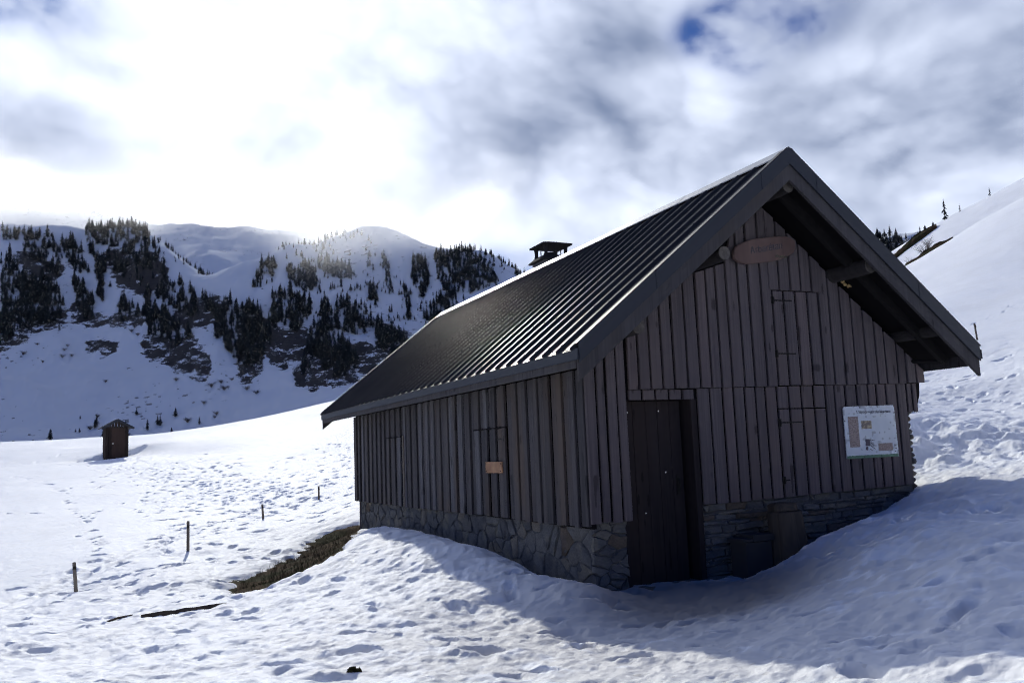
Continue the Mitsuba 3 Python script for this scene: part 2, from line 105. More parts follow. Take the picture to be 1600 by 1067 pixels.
def tube(p, r, sides=8, cap=True):
    """A tapering rod through the points p with radii r."""
    p = np.asarray(p, float)
    r = np.broadcast_to(r, (len(p),))
    t = np.gradient(p, axis=0)
    t /= np.linalg.norm(t, axis=1, keepdims=True) + 1e-12
    a = np.cross(t, np.where(np.abs(t[:, 2:]) < 0.9, [0, 0, 1.0], [1.0, 0, 0]))
    a /= np.linalg.norm(a, axis=1, keepdims=True) + 1e-12
    b = np.cross(t, a)
    an = np.arange(sides) * 2 * np.pi / sides
    v = (p[:, None] + r[:, None, None] * (np.cos(an)[None, :, None] * a[:, None] + np.sin(an)[None, :, None] * b[:, None])).reshape(-1, 3)
    f = []
    for i in range(len(p) - 1):
        for j in range(sides):
            q = [i * sides + j, i * sides + (j + 1) % sides, (i + 1) * sides + (j + 1) % sides, (i + 1) * sides + j]
            f += [[q[0], q[1], q[2]], [q[0], q[2], q[3]]]
    if cap:
        n = len(v)
        v = np.vstack([v, p[:1], p[-1:]])
        e = (len(p) - 1) * sides
        f += [[n, (j + 1) % sides, j] for j in range(sides)] + [[n + 1, e + j, e + (j + 1) % sides] for j in range(sides)]
    return trimesh.Trimesh(v, np.array(f), process=False)


def bend_box(length, width, thick, at, ax, ay, az):
    """A box of length x width x thick about "at", along the axes ax, ay, az."""
    m = trimesh.creation.box((length, width, thick))
    m.vertices = np.asarray(at) + m.vertices[:, :1] * np.asarray(ax) + m.vertices[:, 1:2] * np.asarray(ay) + m.vertices[:, 2:] * np.asarray(az)
    return m


def rotz(a):
    c, s = math.cos(a), math.sin(a)
    return np.array([[c, -s, 0], [s, c, 0], [0, 0, 1]])


def principled(color, rough=0.8, spec=0.3, **more):
    c = color if isinstance(color, dict) else {'type': 'rgb', 'value': list(color)}
    return {'type': 'twosided', 'bsdf': {'type': 'principled', 'base_color': c, 'roughness': rough, 'specular': spec, **more}}


# ------------------------------------------------------------------ materials
def wood_fn(dark, light, warm, s=1.0):
    def fn(p, n, uv):
        a = p.x + p.y * 1.37
        g = mikit.noise(a * 70 * s, p.z * 1.6, p.y * 3) * 0.55 + mikit.noise(a * 190 * s, p.z * 4, 3) * 0.25 + mikit.noise(a * 7, p.z * 0.9, 8) * 0.35
        w = mikit.fbm(a * 1.3, p.z * 0.8, 5, octaves=3)
        c = mikit.mix(dark, light, dr.clip(g * 1.15 - 0.15, 0, 1))
        c = mikit.mix(c, warm, mikit.smoothstep(0.5, 0.75, w) * 0.7)
        knot = mikit.noise(a * 16, p.z * 4.0, 2)
        return c * (1 - 0.5 * mikit.smoothstep(0.88, 0.95, knot))
    return fn


for i, (d_, l_, w_) in enumerate([((0.075, 0.063, 0.068), (0.144, 0.121, 0.124), (0.118, 0.094, 0.090)), ((0.067, 0.058, 0.063), (0.135, 0.113, 0.117), (0.110, 0.089, 0.088)),
                                  ((0.084, 0.068, 0.072), (0.164, 0.133, 0.134), (0.135, 0.105, 0.097)), ((0.069, 0.059, 0.064), (0.142, 0.122, 0.126), (0.116, 0.095, 0.095))]):
    scene[f'wood_{i}'] = principled(mikit.proc(wood_fn(d_, l_, w_)), 0.85, 0.15)
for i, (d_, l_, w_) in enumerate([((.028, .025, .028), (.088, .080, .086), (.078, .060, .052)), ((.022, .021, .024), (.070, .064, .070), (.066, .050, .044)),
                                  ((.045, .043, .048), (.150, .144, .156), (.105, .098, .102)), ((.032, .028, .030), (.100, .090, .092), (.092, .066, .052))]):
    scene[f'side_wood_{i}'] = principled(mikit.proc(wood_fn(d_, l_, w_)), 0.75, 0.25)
scene['purlin_wood'] = principled(mikit.proc(wood_fn((.022, .020, .020), (.055, .050, .050), (.045, .038, .034))), 0.9, 0.1)
scene['rafter_wood'] = principled((.018, .0165, .017), 0.9, 0.1)
scene['wood_black'] = principled((.012, .011, .012), 0.95, 0.05)
scene['door_wood'] = principled(mikit.proc(wood_fn((.014, .011, .013), (.034, .027, .029), (.036, .025, .022))), 0.8, 0.2)
scene['grey_wood'] = principled(mikit.proc(wood_fn((.07, .06, .05), (.24, .205, .17), (.16, .12, .085), 1.6)), 0.9, 0.1)
scene['barge_wood'] = principled(mikit.proc(wood_fn((.036, .034, .037), (.084, .079, .083), (.064, .056, .053), .6)), 0.85, 0.15)


def log_end_fn(p, n, uv):
    return mikit.mix((.085, .076, .068), (.15, .134, .118), mikit.noise(p.x * 55, p.z * 55, p.y * 30)) * (0.75 + 0.4 * mikit.noise(p.x * 14, p.z * 14))


scene['log_end'] = principled(mikit.proc(log_end_fn), 0.9, 0.1)


def metal_fn(p, n, uv):
    w = mikit.fbm(p.x * 3, p.y * 1.5, p.z * 3, octaves=3)
    return mikit.mix((.026, .027, .032), (.050, .049, .053), w)


def metal_rough(p, n, uv):
    return 0.26 + 0.16 * mikit.fbm(p.x * 5 + 3, p.y * 2.5, p.z * 5, octaves=3)


scene['roof_paint'] = {'type': 'twosided', 'bsdf': {'type': 'blendbsdf', 'weight': 0.28,
                       'matt': {'type': 'diffuse', 'reflectance': mikit.proc(metal_fn)},
                       'gloss': {'type': 'principled', 'base_color': {'type': 'rgb', 'value': [.02, .021, .025]}, 'roughness': mikit.proc(metal_rough), 'specular': 0.5}}}
scene['flashing'] = principled((.030, .034, .044), 0.5, 0.2)
scene['ridge_metal'] = principled((.33, .34, .36), 0.38, 0.5, metallic=0.4)
scene['iron'] = principled((.02, .018, .017), 0.6, 0.3, metallic=0.5)
scene['bright_metal'] = principled((.6, .6, .6), 0.3, 0.5, metallic=0.9)


def stone_fn(base, tint):
    def fn(p, n, uv):
        a = mikit.fbm(p.x * 9 + p.y * 7, p.y * 5 + 3, p.z * 11, octaves=4)
        s = mikit.noise(p.x * 60, p.y * 60, p.z * 60)
        c = mikit.mix([x * 0.55 for x in base], base, a)
        c = mikit.mix(c, tint, mikit.smoothstep(0.52, 0.7, mikit.noise(p.x * 5 + 2, p.y * 5, p.z * 5)) * 0.6)
        return c * (0.8 + 0.35 * s)
    return fn


def chips(p, n, uv):
    return 0.030 * mikit.fbm(p.x * 13, p.y * 13, p.z * 15, octaves=4)


def rough_stone(fn):
    return {'type': 'twosided', 'bsdf': {'type': 'bumpmap', 'scale': 1.0, 'bump': mikit.proc(chips, eps=0.004), 'nested': {'type': 'principled', 'base_color': mikit.proc(fn), 'roughness': 0.9, 'specular': 0.15}}}


for i, (b_, t_) in enumerate([((0.169, 0.166, 0.163), (0.115, 0.107, 0.093)), ((0.142, 0.143, 0.145), (0.176, 0.162, 0.128)), ((0.203, 0.184, 0.157), (0.135, 0.126, 0.116)), ((0.115, 0.116, 0.122), (0.149, 0.138, 0.122))]):
    scene[f'stone_{i}'] = rough_stone(stone_fn(b_, t_))
scene['stone_ochre'] = rough_stone(stone_fn((.135, .108, .085), (.11, .09, .08)))
scene['mortar'] = rough_stone(stone_fn((.110, .112, .118), (.080, .081, .085)))
scene['soot'] = principled((.022, .021, .022), 0.9, 0.1)


def snow_fn(p, n, uv):
    fine = mikit.fbm(p.x * 5.0, p.y * 5.0, p.z * 5, octaves=3)
    broad = mikit.fbm(p.x * 0.8 + 7, p.y * 0.8, 3, octaves=3)
    c = mikit.mix((.80, .82, .86), (.90, .91, .93), fine)
    # grit trodden in and melted out before the door and over the walked approach
    door = dr.exp(-dr.square((p.x - 0.75) / 1.5) - dr.square((p.y + 0.9) / 1.6))
    walk = dr.exp(-dr.square((p.x + 1.4 + 0.25 * (p.y + 3)) / 2.6) - dr.square((p.y + 2.6) / 2.6))
    grit = mikit.smoothstep(0.52, 0.76, fine * 0.6 + broad * 0.4 + 0.45 * door + 0.20 * walk + 0.16 * mikit.noise(p.x * 17, p.y * 17))
    c = mikit.mix(c, (.44, .41, .375), dr.clip(grit * (0.12 + 0.75 * door + 0.42 * walk), 0, 0.85))
    c = mikit.mix(c, (.22, .19, .165), dr.clip(door * 1.6 - 0.60, 0, 0.72))
    spots = mikit.noise(p.x * 26, p.y * 26, 4) * (0.25 + 0.75 * mikit.smoothstep(0.45, 0.62, broad))
    near = dr.exp(-dr.square((p.x + 3) / 7) - dr.square((p.y + 3) / 6))
    return mikit.mix(c, (.20, .17, .13), mikit.smoothstep(0.84, 0.93, spots) * 0.35 * near * mikit.smoothstep(0.5, -2.0, p.x))


scene['snow'] = {'type': 'twosided', 'bsdf': {'type': 'bumpmap', 'scale': 1.0, 'bump': mikit.proc(lambda p, n, uv: 0.014 * mikit.fbm(p.x * 18, p.y * 18, p.z * 18, octaves=4), eps=0.004),
                 'nested': {'type': 'principled', 'base_color': mikit.proc(snow_fn), 'roughness': 0.7, 'specular': 0.25}}}
def crag_fn(p, n, uv):
    """Rock with snow lying on its ledges."""
    a = mikit.fbm(p.x * 0.22, p.y * 0.22, p.z * 0.55, octaves=4)
    b = mikit.fbm(p.x * 0.9 + 3, p.y * 0.9, p.z * 2.2, octaves=3)
    c = mikit.mix((.026, .026, .030), (.085, .080, .080), b)
    lies = mikit.smoothstep(0.55, 0.585, a * 0.55 + b * 0.45 + 0.55 * (dr.abs(n.z) - 0.72))
    return mikit.mix(c, (.76, .79, .84), lies)


def slope_snow_fn(p, n, uv):
    c = mikit.mix((.72, .75, .80), (.80, .82, .86), mikit.fbm(p.x * 0.12, p.y * 0.12, p.z * 0.12, octaves=4))
    far = mikit.smoothstep(330, 380, p.y)
    s = mikit.noise(p.x * 0.55, p.y * 0.55, p.z * 0.9) * (0.35 + 0.65 * mikit.fbm(p.x * 0.035, p.y * 0.035, p.z * 0.035, octaves=2))
    return mikit.mix(c, (.10, .10, .11), mikit.smoothstep(0.60, 0.66, s) * 0.8 * far)


def mountain_fn(p, n, uv):
    """Snow, and rock where the outcrops are (uv.x: how far inside an outcrop)."""
    edge = uv.x + 0.9 * (mikit.fbm(p.x * 0.3, p.y * 0.3, p.z * 0.5, octaves=3) - 0.5)
    return mikit.mix(slope_snow_fn(p, n, uv), crag_fn(p, n, uv), mikit.smoothstep(0.42, 0.52, edge))


scene['mountain_cover'] = {'type': 'twosided', 'bsdf': {'type': 'diffuse', 'reflectance': mikit.proc(mountain_fn)}}


def soil_fn(p, n, uv):
    a = mikit.fbm(p.x * 6, p.y * 6, p.z * 6, octaves=4)
    b = mikit.noise(p.x * 40, p.y * 40)
    c = mikit.mix((.012, .008, .005), (.100, .062, .035), a)
    return mikit.mix(c, (.030, .028, .012), mikit.smoothstep(0.45, 0.65, mikit.noise(p.x * 2.2 + 4, p.y * 2.2))) * (0.6 + 0.7 * b)


scene['soil'] = principled(mikit.proc(soil_fn), 0.95, 0.05)
scene['dry_grass'] = principled((.075, .055, .03), 0.9, 0.1)
scene['green_grass'] = principled((.045, .050, .018), 0.9, 0.1)
for i, c_ in enumerate([(.014, .021, .026), (.019, .026, .028), (.012, .019, .025)]):
    scene[f'needles_{i}'] = principled(c_, 0.9, 0.1)
scene['bark'] = principled((.07, .055, .045), 0.95, 0.05)
scene['twig'] = principled((.085, .07, .065), 0.95, 0.05)

# ------------------------------------------------------------------ the ground
GP = np.array(GROUND_POINTS)
ground_rbf = RBFInterpolator(GP[:, :2] / 20, GP[:, 2], kernel='thin_plate_spline', smoothing=2e-4)
MP = np.array(MOUNTAIN_POINTS)
mountain_rbf = RBFInterpolator(MP[:, :2] / 200, MP[:, 2], kernel='thin_plate_spline', smoothing=1e-3)


def ground_base(x, y):
    return ground_rbf(np.stack([x, y], -1).reshape(-1, 2) / 20).reshape(np.shape(x))


def mountain_base(x, y):
    return mountain_rbf(np.stack([x, y], -1).reshape(-1, 2) / 200).reshape(np.shape(x))


def fbm2(x, y, scale, octaves, seed):
    return meshkit.fbm(np.stack([x * scale, y * scale, 0 * x + seed * 0.37], -1), octaves, seed) - 0.5


FACING = math.atan2(FORWARD[0], FORWARD[1])


def ring_grid(radii, step):
    """A ground sheet as rings round the viewing place, closely meshed over the 74 degrees that matter."""
    half = math.radians(37)
    fine = np.arange(-half, half, math.radians(step))
    coarse = np.linspace(half, 2 * math.pi - half, 90, endpoint=False)
    az = FACING + np.concatenate([fine, coarse])
    A, R = np.meshgrid(az, radii)
    x, y = EYE[0] + R * np.sin(A), EYE[1] + R * np.cos(A)
    nr, na = A.shape
    i, j = np.meshgrid(np.arange(nr - 1), np.arange(na), indexing='ij')
    j2 = (j + 1) % na
    a, b, c, d = i * na + j, i * na + j2, (i + 1) * na + j2, (i + 1) * na + j
    f = np.vstack([np.stack([a, c, b], -1).reshape(-1, 3), np.stack([a, d, c], -1).reshape(-1, 3)])
    return x.ravel(), y.ravel(), f


def nested(step0, r0, r1, k):
    out = [r0]
    while out[-1] < r1:
        out.append(out[-1] * k)
    return np.array(out)


DIRT_POLY = Polygon(DIRT)
OUT = np.array([-4.74, 49.5])


def soft_inside(poly, x, y, width):
    """1 inside the outline, falling to 0 over "width" outside, with a ragged edge."""
    minx, miny, maxx, maxy = poly.bounds
    res = np.zeros(len(x))
    sel = (x > minx - width) & (x < maxx + width) & (y > miny - width) & (y < maxy + width)
    pts = shapely.points(x[sel], y[sel])
    d = shapely.distance(poly, pts)
    inner = shapely.distance(poly.exterior, pts)
    d = np.where(d > 0, d, -inner)
    d = d + 0.55 * fbm2(x[sel], y[sel], 1.6, 4, 71)
    res[sel] = np.clip(0.5 - d / width, 0, 1)
    return res


def snow_height(x, y, prints=True):
    z = ground_base(x, y)
    r = np.hypot(x - EYE[0], y - EYE[1])
    near = np.exp(-(r / 26) ** 2)
    mid = np.exp(-(r / 60) ** 2)
    z = z + 0.26 * fbm2(x, y, 0.22, 3, 1) * (1 - near) * np.clip(r / 40, 0, 1.5)
    rough = np.clip(near * 1.2, 0, 1)
    beyond = (x + 5.28) * -0.878 + (y - 6.78) * 0.478                 # how far past the line of stakes
    calm = 1 / (1 + np.exp(-(beyond - 1.2) * 1.6))                      # beyond it the open snowfield lies smooth
    rough = rough * (1 - 0.9 * calm)
    z = z + rough * (0.10 * fbm2(x, y, 1.0, 3, 2) + 0.055 * fbm2(x, y, 5.6, 4, 3) + 0.03 * fbm2(x, y, 14.0, 2, 6) - 0.035 * np.abs(fbm2(x + .3 * fbm2(x, y, 2, 2, 7), y, 3.4, 4, 8)) * 2)
    hollow = meshkit.noise(np.stack([x * 2.3 + 0.4 * y, y * 2.7, 0 * x], -1), 9)
    z = z - rough * 0.016 * np.clip((hollow - 0.5) / 0.3, 0, 1) - rough * 0.015 * np.clip((meshkit.noise(np.stack([x * 5.1 - 2 * y, y * 5.7, 0 * x], -1), 19) - 0.55) / 0.25, 0, 1)
    z = z + mid * 0.016 * fbm2(x, y, 12.0, 2, 5)
    # heap of shovelled, lumpy snow at the far corner of the gable
    heap = np.exp(-((x - 7.6) / 2.0) ** 2 - ((y - 1.6) / 2.4) ** 2)
    z = z + heap * (0.45 * fbm2(x, y, 1.4, 4, 12) + 0.22 * fbm2(x, y, 4.5, 3, 13))
    bank = np.exp(-((x - 2.9) / 1.6) ** 2 - ((y + 1.0) / 0.8) ** 2)
    z = z + bank * 0.14 * fbm2(x, y, 3.0, 3, 14)
    apron = np.exp(-((x - 2.6) / 2.6) ** 2 - ((y + 3.0) / 2.2) ** 2)
    z = z + apron * (0.14 * fbm2(x, y, 1.3, 3, 17) + 0.09 * fbm2(x, y, 3.3, 3, 18))
    mound = np.exp(-((x + 0.9) / 0.9) ** 2) * np.clip(np.minimum(y + 1, 9 - y), 0, 1)
    z = z + mound * (0.13 * fbm2(x, y, 1.3, 3, 15) + 0.06 * fbm2(x, y, 4, 3, 16))
    # melted hollow round the privy
    pit = np.exp(-(np.hypot((x - OUT[0]) / 2.6, (y - OUT[1]) / 1.9)) ** 4)
    z = z - 0.20 * pit
    for ax, ay, dx, dy, ln in ((-4.05, 49.4, .536, .845, 3.2), (-5.45, 49.72, -.90, .43, 1.5)):     # cut snow banks either side of it
        nx, ny = (dy, -dx) if dx > 0 else (-dy, dx)
        t, s = (x - ax) * dx + (y - ay) * dy, -((x - ax) * nx + (y - ay) * ny)
        z = z + 0.34 * np.clip((s + 0.05) / 0.2, 0, 1) * np.exp(-np.clip(s, 0, 9) / 1.6) * np.clip(t / 0.15 + 1, 0, 1) * np.clip((ln - t) / (0.7 * ln), 0, 1)
    m = soft_inside(DIRT_POLY, x, y, 0.5)
    z = z - 0.14 * m * m * (3 - 2 * m)
    s = np.array(SLEDGE)
    for off in (-0.16, 0.16):                                          # two runner marks past the stakes
        w = s + np.array([0.6, -0.8]) * off
        for a, b in zip(w[:-1], w[1:]):
            t = np.clip(((x - a[0]) * (b - a)[0] + (y - a[1]) * (b - a)[1]) / ((b - a) @ (b - a)), 0, 1)
            dd = np.hypot(x - a[0] - t * (b - a)[0], y - a[1] - t * (b - a)[1])
            z = z - 0.05 * np.exp(-(dd / 0.09) ** 2)
    if prints:
        z = z - footprints(x, y)
    return z


def footprints(x, y):
    g = np.random.default_rng(3)
    spots = []
    for line, width, rate in TRACKS:
        line = np.array(line)
        for a, b in zip(line[:-1], line[1:]):
            length = np.hypot(*(b - a))
            ang = math.atan2(*(b - a)[::-1])
            for t in g.random(int(min(length * rate * 2.2 * min(1.0, 0.45 + width), 1500))):
                c = a + (b - a) * t
                off = g.normal(0, width)
                spots.append((c[0] - math.sin(ang) * off, c[1] + math.cos(ang) * off, ang + g.normal(0, 0.5) + (math.pi if g.random() < 0.5 else 0), g.uniform(0.03, 0.10), g.uniform(0.6, 1.05)))
    out = np.zeros(len(x))
    tree = cKDTree(np.stack([x, y], -1))
    for px, py, a, depth, s in spots:
        idx = np.array(tree.query_ball_point((px, py), 0.42 * s), int)
        if len(idx) == 0:
            continue
        u, v = x[idx] - px, y[idx] - py
        c, sn = math.cos(a), math.sin(a)
        l, w = (u * c + v * sn) / (0.155 * s), (-u * sn + v * c) / (0.075 * s)
        q = np.sqrt(l * l + w * w)
        hole = np.clip(1.35 - q, 0, 0.75) / 0.75
        rim = np.exp(-((q - 1.75) / 0.45) ** 2)
        out[idx] = np.maximum(out[idx], depth * hole * hole * (3 - 2 * hole)) - 0.16 * depth * rim * (hole <= 0)
    return out


radii = np.concatenate([np.linspace(0.05, 3.6, 12, endpoint=False), nested(0, 3.6, 60, 1.0036)[:-1], nested(0, 60, 205, 1.010)])
gx, gy, gf = ring_grid(radii, 0.095)
gz = snow_height(gx, gy)
add('snow_ground', (np.stack([gx, gy, gz], -1), gf), 'snow', smooth=True)
labels['snow_ground'] = {'kind': 'structure', 'label': 'trodden snow sloping round the hut up to the right hillside'}
ground_tree = cKDTree(np.stack([gx, gy], -1))


def ground_z(x, y):
    d, i = ground_tree.query((x, y), k=4)
    w = 1 / (d + 1e-4)
    return float((gz[i] * w).sum() / w.sum())


# bare, thawed turf between the snow banks beside the hut
bx, by = np.meshgrid(np.arange(-4.2, 1.0, 0.045), np.arange(2.8, 11.8, 0.045))
bz = ground_base(bx.ravel(), by.ravel()) - 0.085 + 0.11 * fbm2(bx.ravel(), by.ravel(), 1.6, 4, 41) + 0.04 * fbm2(bx.ravel(), by.ravel(), 7.0, 3, 42)
keep = shapely.contains_xy(DIRT_POLY.buffer(0.55), bx.ravel(), by.ravel())
nn, mm = bx.shape
ii, jj = np.meshgrid(np.arange(nn - 1), np.arange(mm - 1), indexing='ij')
qa = (ii * mm + jj).ravel()
bf = np.vstack([np.stack([qa, qa + 1, qa + mm + 1], -1), np.stack([qa, qa + mm + 1, qa + mm], -1)])
bf = bf[keep[bf].all(1)]
soil = trimesh.Trimesh(np.stack([bx.ravel(), by.ravel(), bz], -1), bf, process=False)
soil.remove_unreferenced_vertices()
add('bare_turf', soil, 'soil', smooth=True)
labels['bare_turf'] = {'kind': 'structure', 'label': 'thawed brown turf between snow banks beside the hut'}
blades, greens = [], []
for _ in range(11000):
    x, y = rng.uniform(-3.6, 0.4), rng.uniform(3.4, 11)
    if not shapely.contains_xy(DIRT_POLY.buffer(0.03), x, y):
        continue
    i, j = int(round((y - 2.8) / 0.045)), int(round((x + 4.2) / 0.045))
    z = bz[i * mm + j]
    a, h, w = rng.uniform(0, 6.28), rng.uniform(0.02, 0.10), rng.uniform(0.003, 0.007)
    lean = rng.normal(0, 0.04, 2)
    t = np.array([[x - w * math.cos(a), y - w * math.sin(a), z - 0.01], [x + w * math.cos(a), y + w * math.sin(a), z - 0.01], [x + lean[0], y + lean[1], z + h]])
    (greens if meshkit.noise(np.array([x * 2.2 + 4, y * 2.2, 0])) > 0.55 else blades).append(t)
for nm, tl, mt, lb in (('dry_grass', blades, 'dry_grass', 'short dry brown grass on the thawed strip beside the hut'), ('green_grass', greens, 'green_grass', 'short green grass on the thawed strip beside the hut')):
    v = np.array(tl).reshape(-1, 3)
    add(nm + '_cover', (v, np.arange(len(v)).reshape(-1, 3)), mt)
    tag(nm + '_cover', lb, 'grass', kind='stuff')

# ------------------------------------------------------------------ mountains
OUTCROP_POLYS = [Polygon(o).buffer(0) for o in OUTCROPS]
WOOD_POLYS = [Polygon(w[0]).buffer(0) for w in WOODS.values()]


def rock_mask(x, y):
    m = np.zeros(len(x))
    for p in OUTCROP_POLYS:
        minx, miny, maxx, maxy = p.bounds
        s = np.nonzero((x > minx - 6) & (x < maxx + 6) & (y > miny - 6) & (y < maxy + 6))[0]
        if len(s):
            m[s] = np.maximum(m[s], np.clip(1 - shapely.distance(p, shapely.points(x[s], y[s])) / 6, 0, 1))
    return m


def mountain_height(x, y):
    z = mountain_base(x, y)
    r = np.hypot(x - EYE[0], y - EYE[1])
    far = np.clip((r - 230) / 200, 0, 1)
    z = z + far * (12 * fbm2(x, y, 0.016, 4, 51) - 7 * np.abs(fbm2(x, y, 0.022, 3, 57)) * 2 + 6 * fbm2(x, y, 0.06, 4, 52)) + far * 60 * np.clip((r - 700) / 400, 0, 1) * fbm2(x, y, 0.006, 4, 53)
    m = rock_mask(x, y)
    crag = np.abs(fbm2(x, y, 0.11, 4, 54)) * 2
    return z + m * (5.5 * fbm2(x, y, 0.10, 3, 55) - 4.0 * crag + 3.6 * fbm2(x, y, 0.32, 4, 56)), m


mx, my, mf = ring_grid(np.concatenate([nested(0, 135, 360, 1.010)[:-1], nested(0, 360, 540, 1.0032)[:-1], nested(0, 540, 1500, 1.012)]), 0.092)
mz, mm_ = mountain_height(mx, my)
dist = np.hypot(mx - EYE[0], my - EYE[1])
mesh_m = trimesh.Trimesh(np.stack([mx, my, mz], -1), mf, process=False)
add('mountains', (np.stack([mx, my, mz], -1), mf), 'mountain_cover', smooth=True, uv=np.stack([mm_, 0 * mm_], -1))
labels['mountains'] = {'kind': 'structure', 'label': 'snowy mountains with dark rock bands across the valley'}


def conifer(seed, h=9.0, spread=0.20, tiers=13, gaps=0.1, per=7):
    """Trunk and crown of an uneven mountain conifer: drooping leafy clumps round a tapering trunk."""
    g = np.random.default_rng(seed)
    trunk = tube([(0, 0, -0.8), (0.05, 0, h * 0.5), (0.02, 0.03, h * 0.97)], [0.02 * h, 0.013 * h, 0.003 * h], 5)
    v, f = [], []
    shape = g.uniform(0.55, 1.0)
    for t in range(tiers):
        q = t / (tiers - 1)
        z = h * (0.10 + 0.86 * q)
        rad = spread * h * ((1 - q) ** shape * 0.95 + 0.07) * g.uniform(0.75, 1.2) * min(1, 0.62 + 2.4 * q)
        for k in range(per):
            if g.random() < gaps:
                continue
            a = 2 * math.pi * (k + g.uniform(-.35, .35)) / per + t * 0.9
            r = rad * g.uniform(0.6, 1.15)
            droop, w = r * g.uniform(0.15, 0.55), r * g.uniform(0.45, 0.75)
            c, s = math.cos(a), math.sin(a)
            lift = h / tiers * g.uniform(0.9, 1.5)
            n = len(v)
            v += [(0, 0, z + lift), (c * r * .62 - s * w * .55, s * r * .62 + c * w * .55, z - droop * .35), (c * r, s * r, z - droop), (c * r * .62 + s * w * .55, s * r * .62 - c * w * .55, z - droop * .35), (c * r * .25, s * r * .25, z - droop * .2)]
            f += [(n, n + 1, n + 2), (n, n + 2, n + 3), (n + 1, n + 4, n + 2), (n + 4, n + 3, n + 2)]
    v += [(0.04 * h * spread, 0, h * .93), (-.04 * h * spread, 0.03 * h * spread, h * .93), (0, -.05 * h * spread, h * .93), (0.02, 0, h * 1.02)]
    n = len(v)
    f += [(n - 4, n - 3, n - 1), (n - 3, n - 2, n - 1), (n - 2, n - 4, n - 1)]
    return trunk, trimesh.Trimesh(np.array(v), np.array(f), process=False)


variants = []
for s in range(6):
    tr_, cr_ = conifer(100 + s, 9.0, [0.20, 0.25, 0.17, 0.29, 0.22, 0.19][s], [13, 11, 14, 10, 12, 13][s], 0.12)
    variants.append((mikit.ply(tr_, 'bark'), mikit.ply(cr_, f'needles_{s % 3}'), cr_))

TEXT = {'A': 'tall dark conifer in the dense wood at the left edge of the far mountain', 'B': 'dark conifer in the upper wood on the shoulder of the left mountain',
        'C': 'dark conifer in the wood below the crest of the left mountain', 'D': 'dark conifer in the narrow column of trees down the left mountain',
        'D2': 'tall conifer in the isolated grove beside the snow gully on the left mountain', 'D3': 'conifer on the rocky step between the upper woods of the left mountain',
        'E': 'conifer in the short row above the rocks of the left mountain', 'F': 'conifer on the descending spur right of the left mountain crest',
        'F2': 'conifer in the single file down the spur of the left mountain', 'G': 'conifer among the crags at the foot of the left mountain spur',
        'H': 'conifer in the dense wood where the two mountains meet', 'I': 'conifer in the wood over the middle cliffs of the far mountains',
        'J': 'tall conifer among the central cliffs below the right mountain', 'K': 'conifer in the lower wood nearest the hut roof on the right mountain',
        'L': 'conifer in the long clump high on the right mountain', 'M': 'conifer in the clump halfway up the left side of the right mountain',
        'N': 'conifer in the loose group on the left shoulder of the right mountain', 'O': 'conifer in the column of trees on the right mountain face',
        'Q': 'conifer on the wooded right ridge of the right mountain', 'R': 'conifer in the wood just above the hut roof edge on the right mountain',
        'S1': 'conifer in the thin upper line of trees on the right mountain', 'S2': 'conifer in the slanting line of trees amid the right mountain snow', 'S3': 'conifer in the thin lower line of trees on the right mountain',
        'S4': 'conifer on the skyline at the far left of the left mountain', 'S5': 'small conifer on the snowy saddle between the two mountains', 'U': 'conifer beside the snow gap in the woods of the left mountain'}
spots = []
g = np.random.default_rng(21)
for name, (outline, n, scale) in WOODS.items():
    poly = Polygon(outline).buffer(0)
    minx, miny, maxx, maxy = poly.bounds
    got, tries = 0, 0
    pts = []
    while got < n * 2.7 and tries < 60000:
        tries += 1
        x, y = g.uniform(minx, maxx), g.uniform(miny, maxy)
        if not shapely.contains_xy(poly, x, y) or (name == 'C' and y > 560) or (name in ('S4', 'S5') and y > 640):
            continue
        if pts and min((x - a) ** 2 + (y - b) ** 2 for a, b in pts) < .45:
            continue
        pts.append((x, y))
        got += 1
        spots.append((x, y, scale * (0.26 + 0.62 * g.random() ** 1.5), name))
# lone trees scattered over the open slopes
scatter = []
while len(scatter) < 1100:
    az, r = FACING + math.radians(g.uniform(-36, 2)), g.uniform(360, 620)
    x, y = EYE[0] + r * math.sin(az), EYE[1] + r * math.cos(az)
    if meshkit.noise(np.array([x * .02, y * .02, 1.0]), 5) > 0.46 and mountain_base(np.array([x]), np.array([y]))[0] > 68:
        scatter.append((x, y, g.uniform(0.15, 0.5), None))
xy = np.array([(s[0], s[1]) for s in spots + scatter])
zz, _ = mountain_height(xy[:, 0], xy[:, 1])
everything = [(x, y, z, s, n) for (x, y, s, n), z in zip(spots + scatter, zz)]
order = sorted(range(len(everything)), key=lambda i: -everything[i][3] / math.hypot(everything[i][0], everything[i][1]))
single = set([i for i in order if everything[i][4]][:290])
rest = []
for i, (x, y, z, s, name) in enumerate(everything):
    k = int(g.integers(6))
    a, w = g.uniform(0, 360), s * g.uniform(0.95, 1.35)
    if i in single:
        to = T().translate([x, y, z]).rotate([0, 0, 1], a).scale([w, w, s])
        key = thing('conifer_tree', TEXT[name], 'tree', 'conifers: ' + TEXT[name])
        scene[key + '__crown'] = {**variants[k][1], 'to_world': to}
        scene[key + '__trunk'] = {**variants[k][0], 'to_world': to}
    else:
        m = variants[k][2].vertices * [w, w, s] @ rotz(a).T + [x, y, z]
        rest.append(trimesh.Trimesh(m, variants[k][2].faces, process=False))
add('far_conifers', cat(rest), 'needles_0')
tag('far_conifers', 'smaller dark conifers massed and scattered over both far mountains', 'trees', kind='stuff')


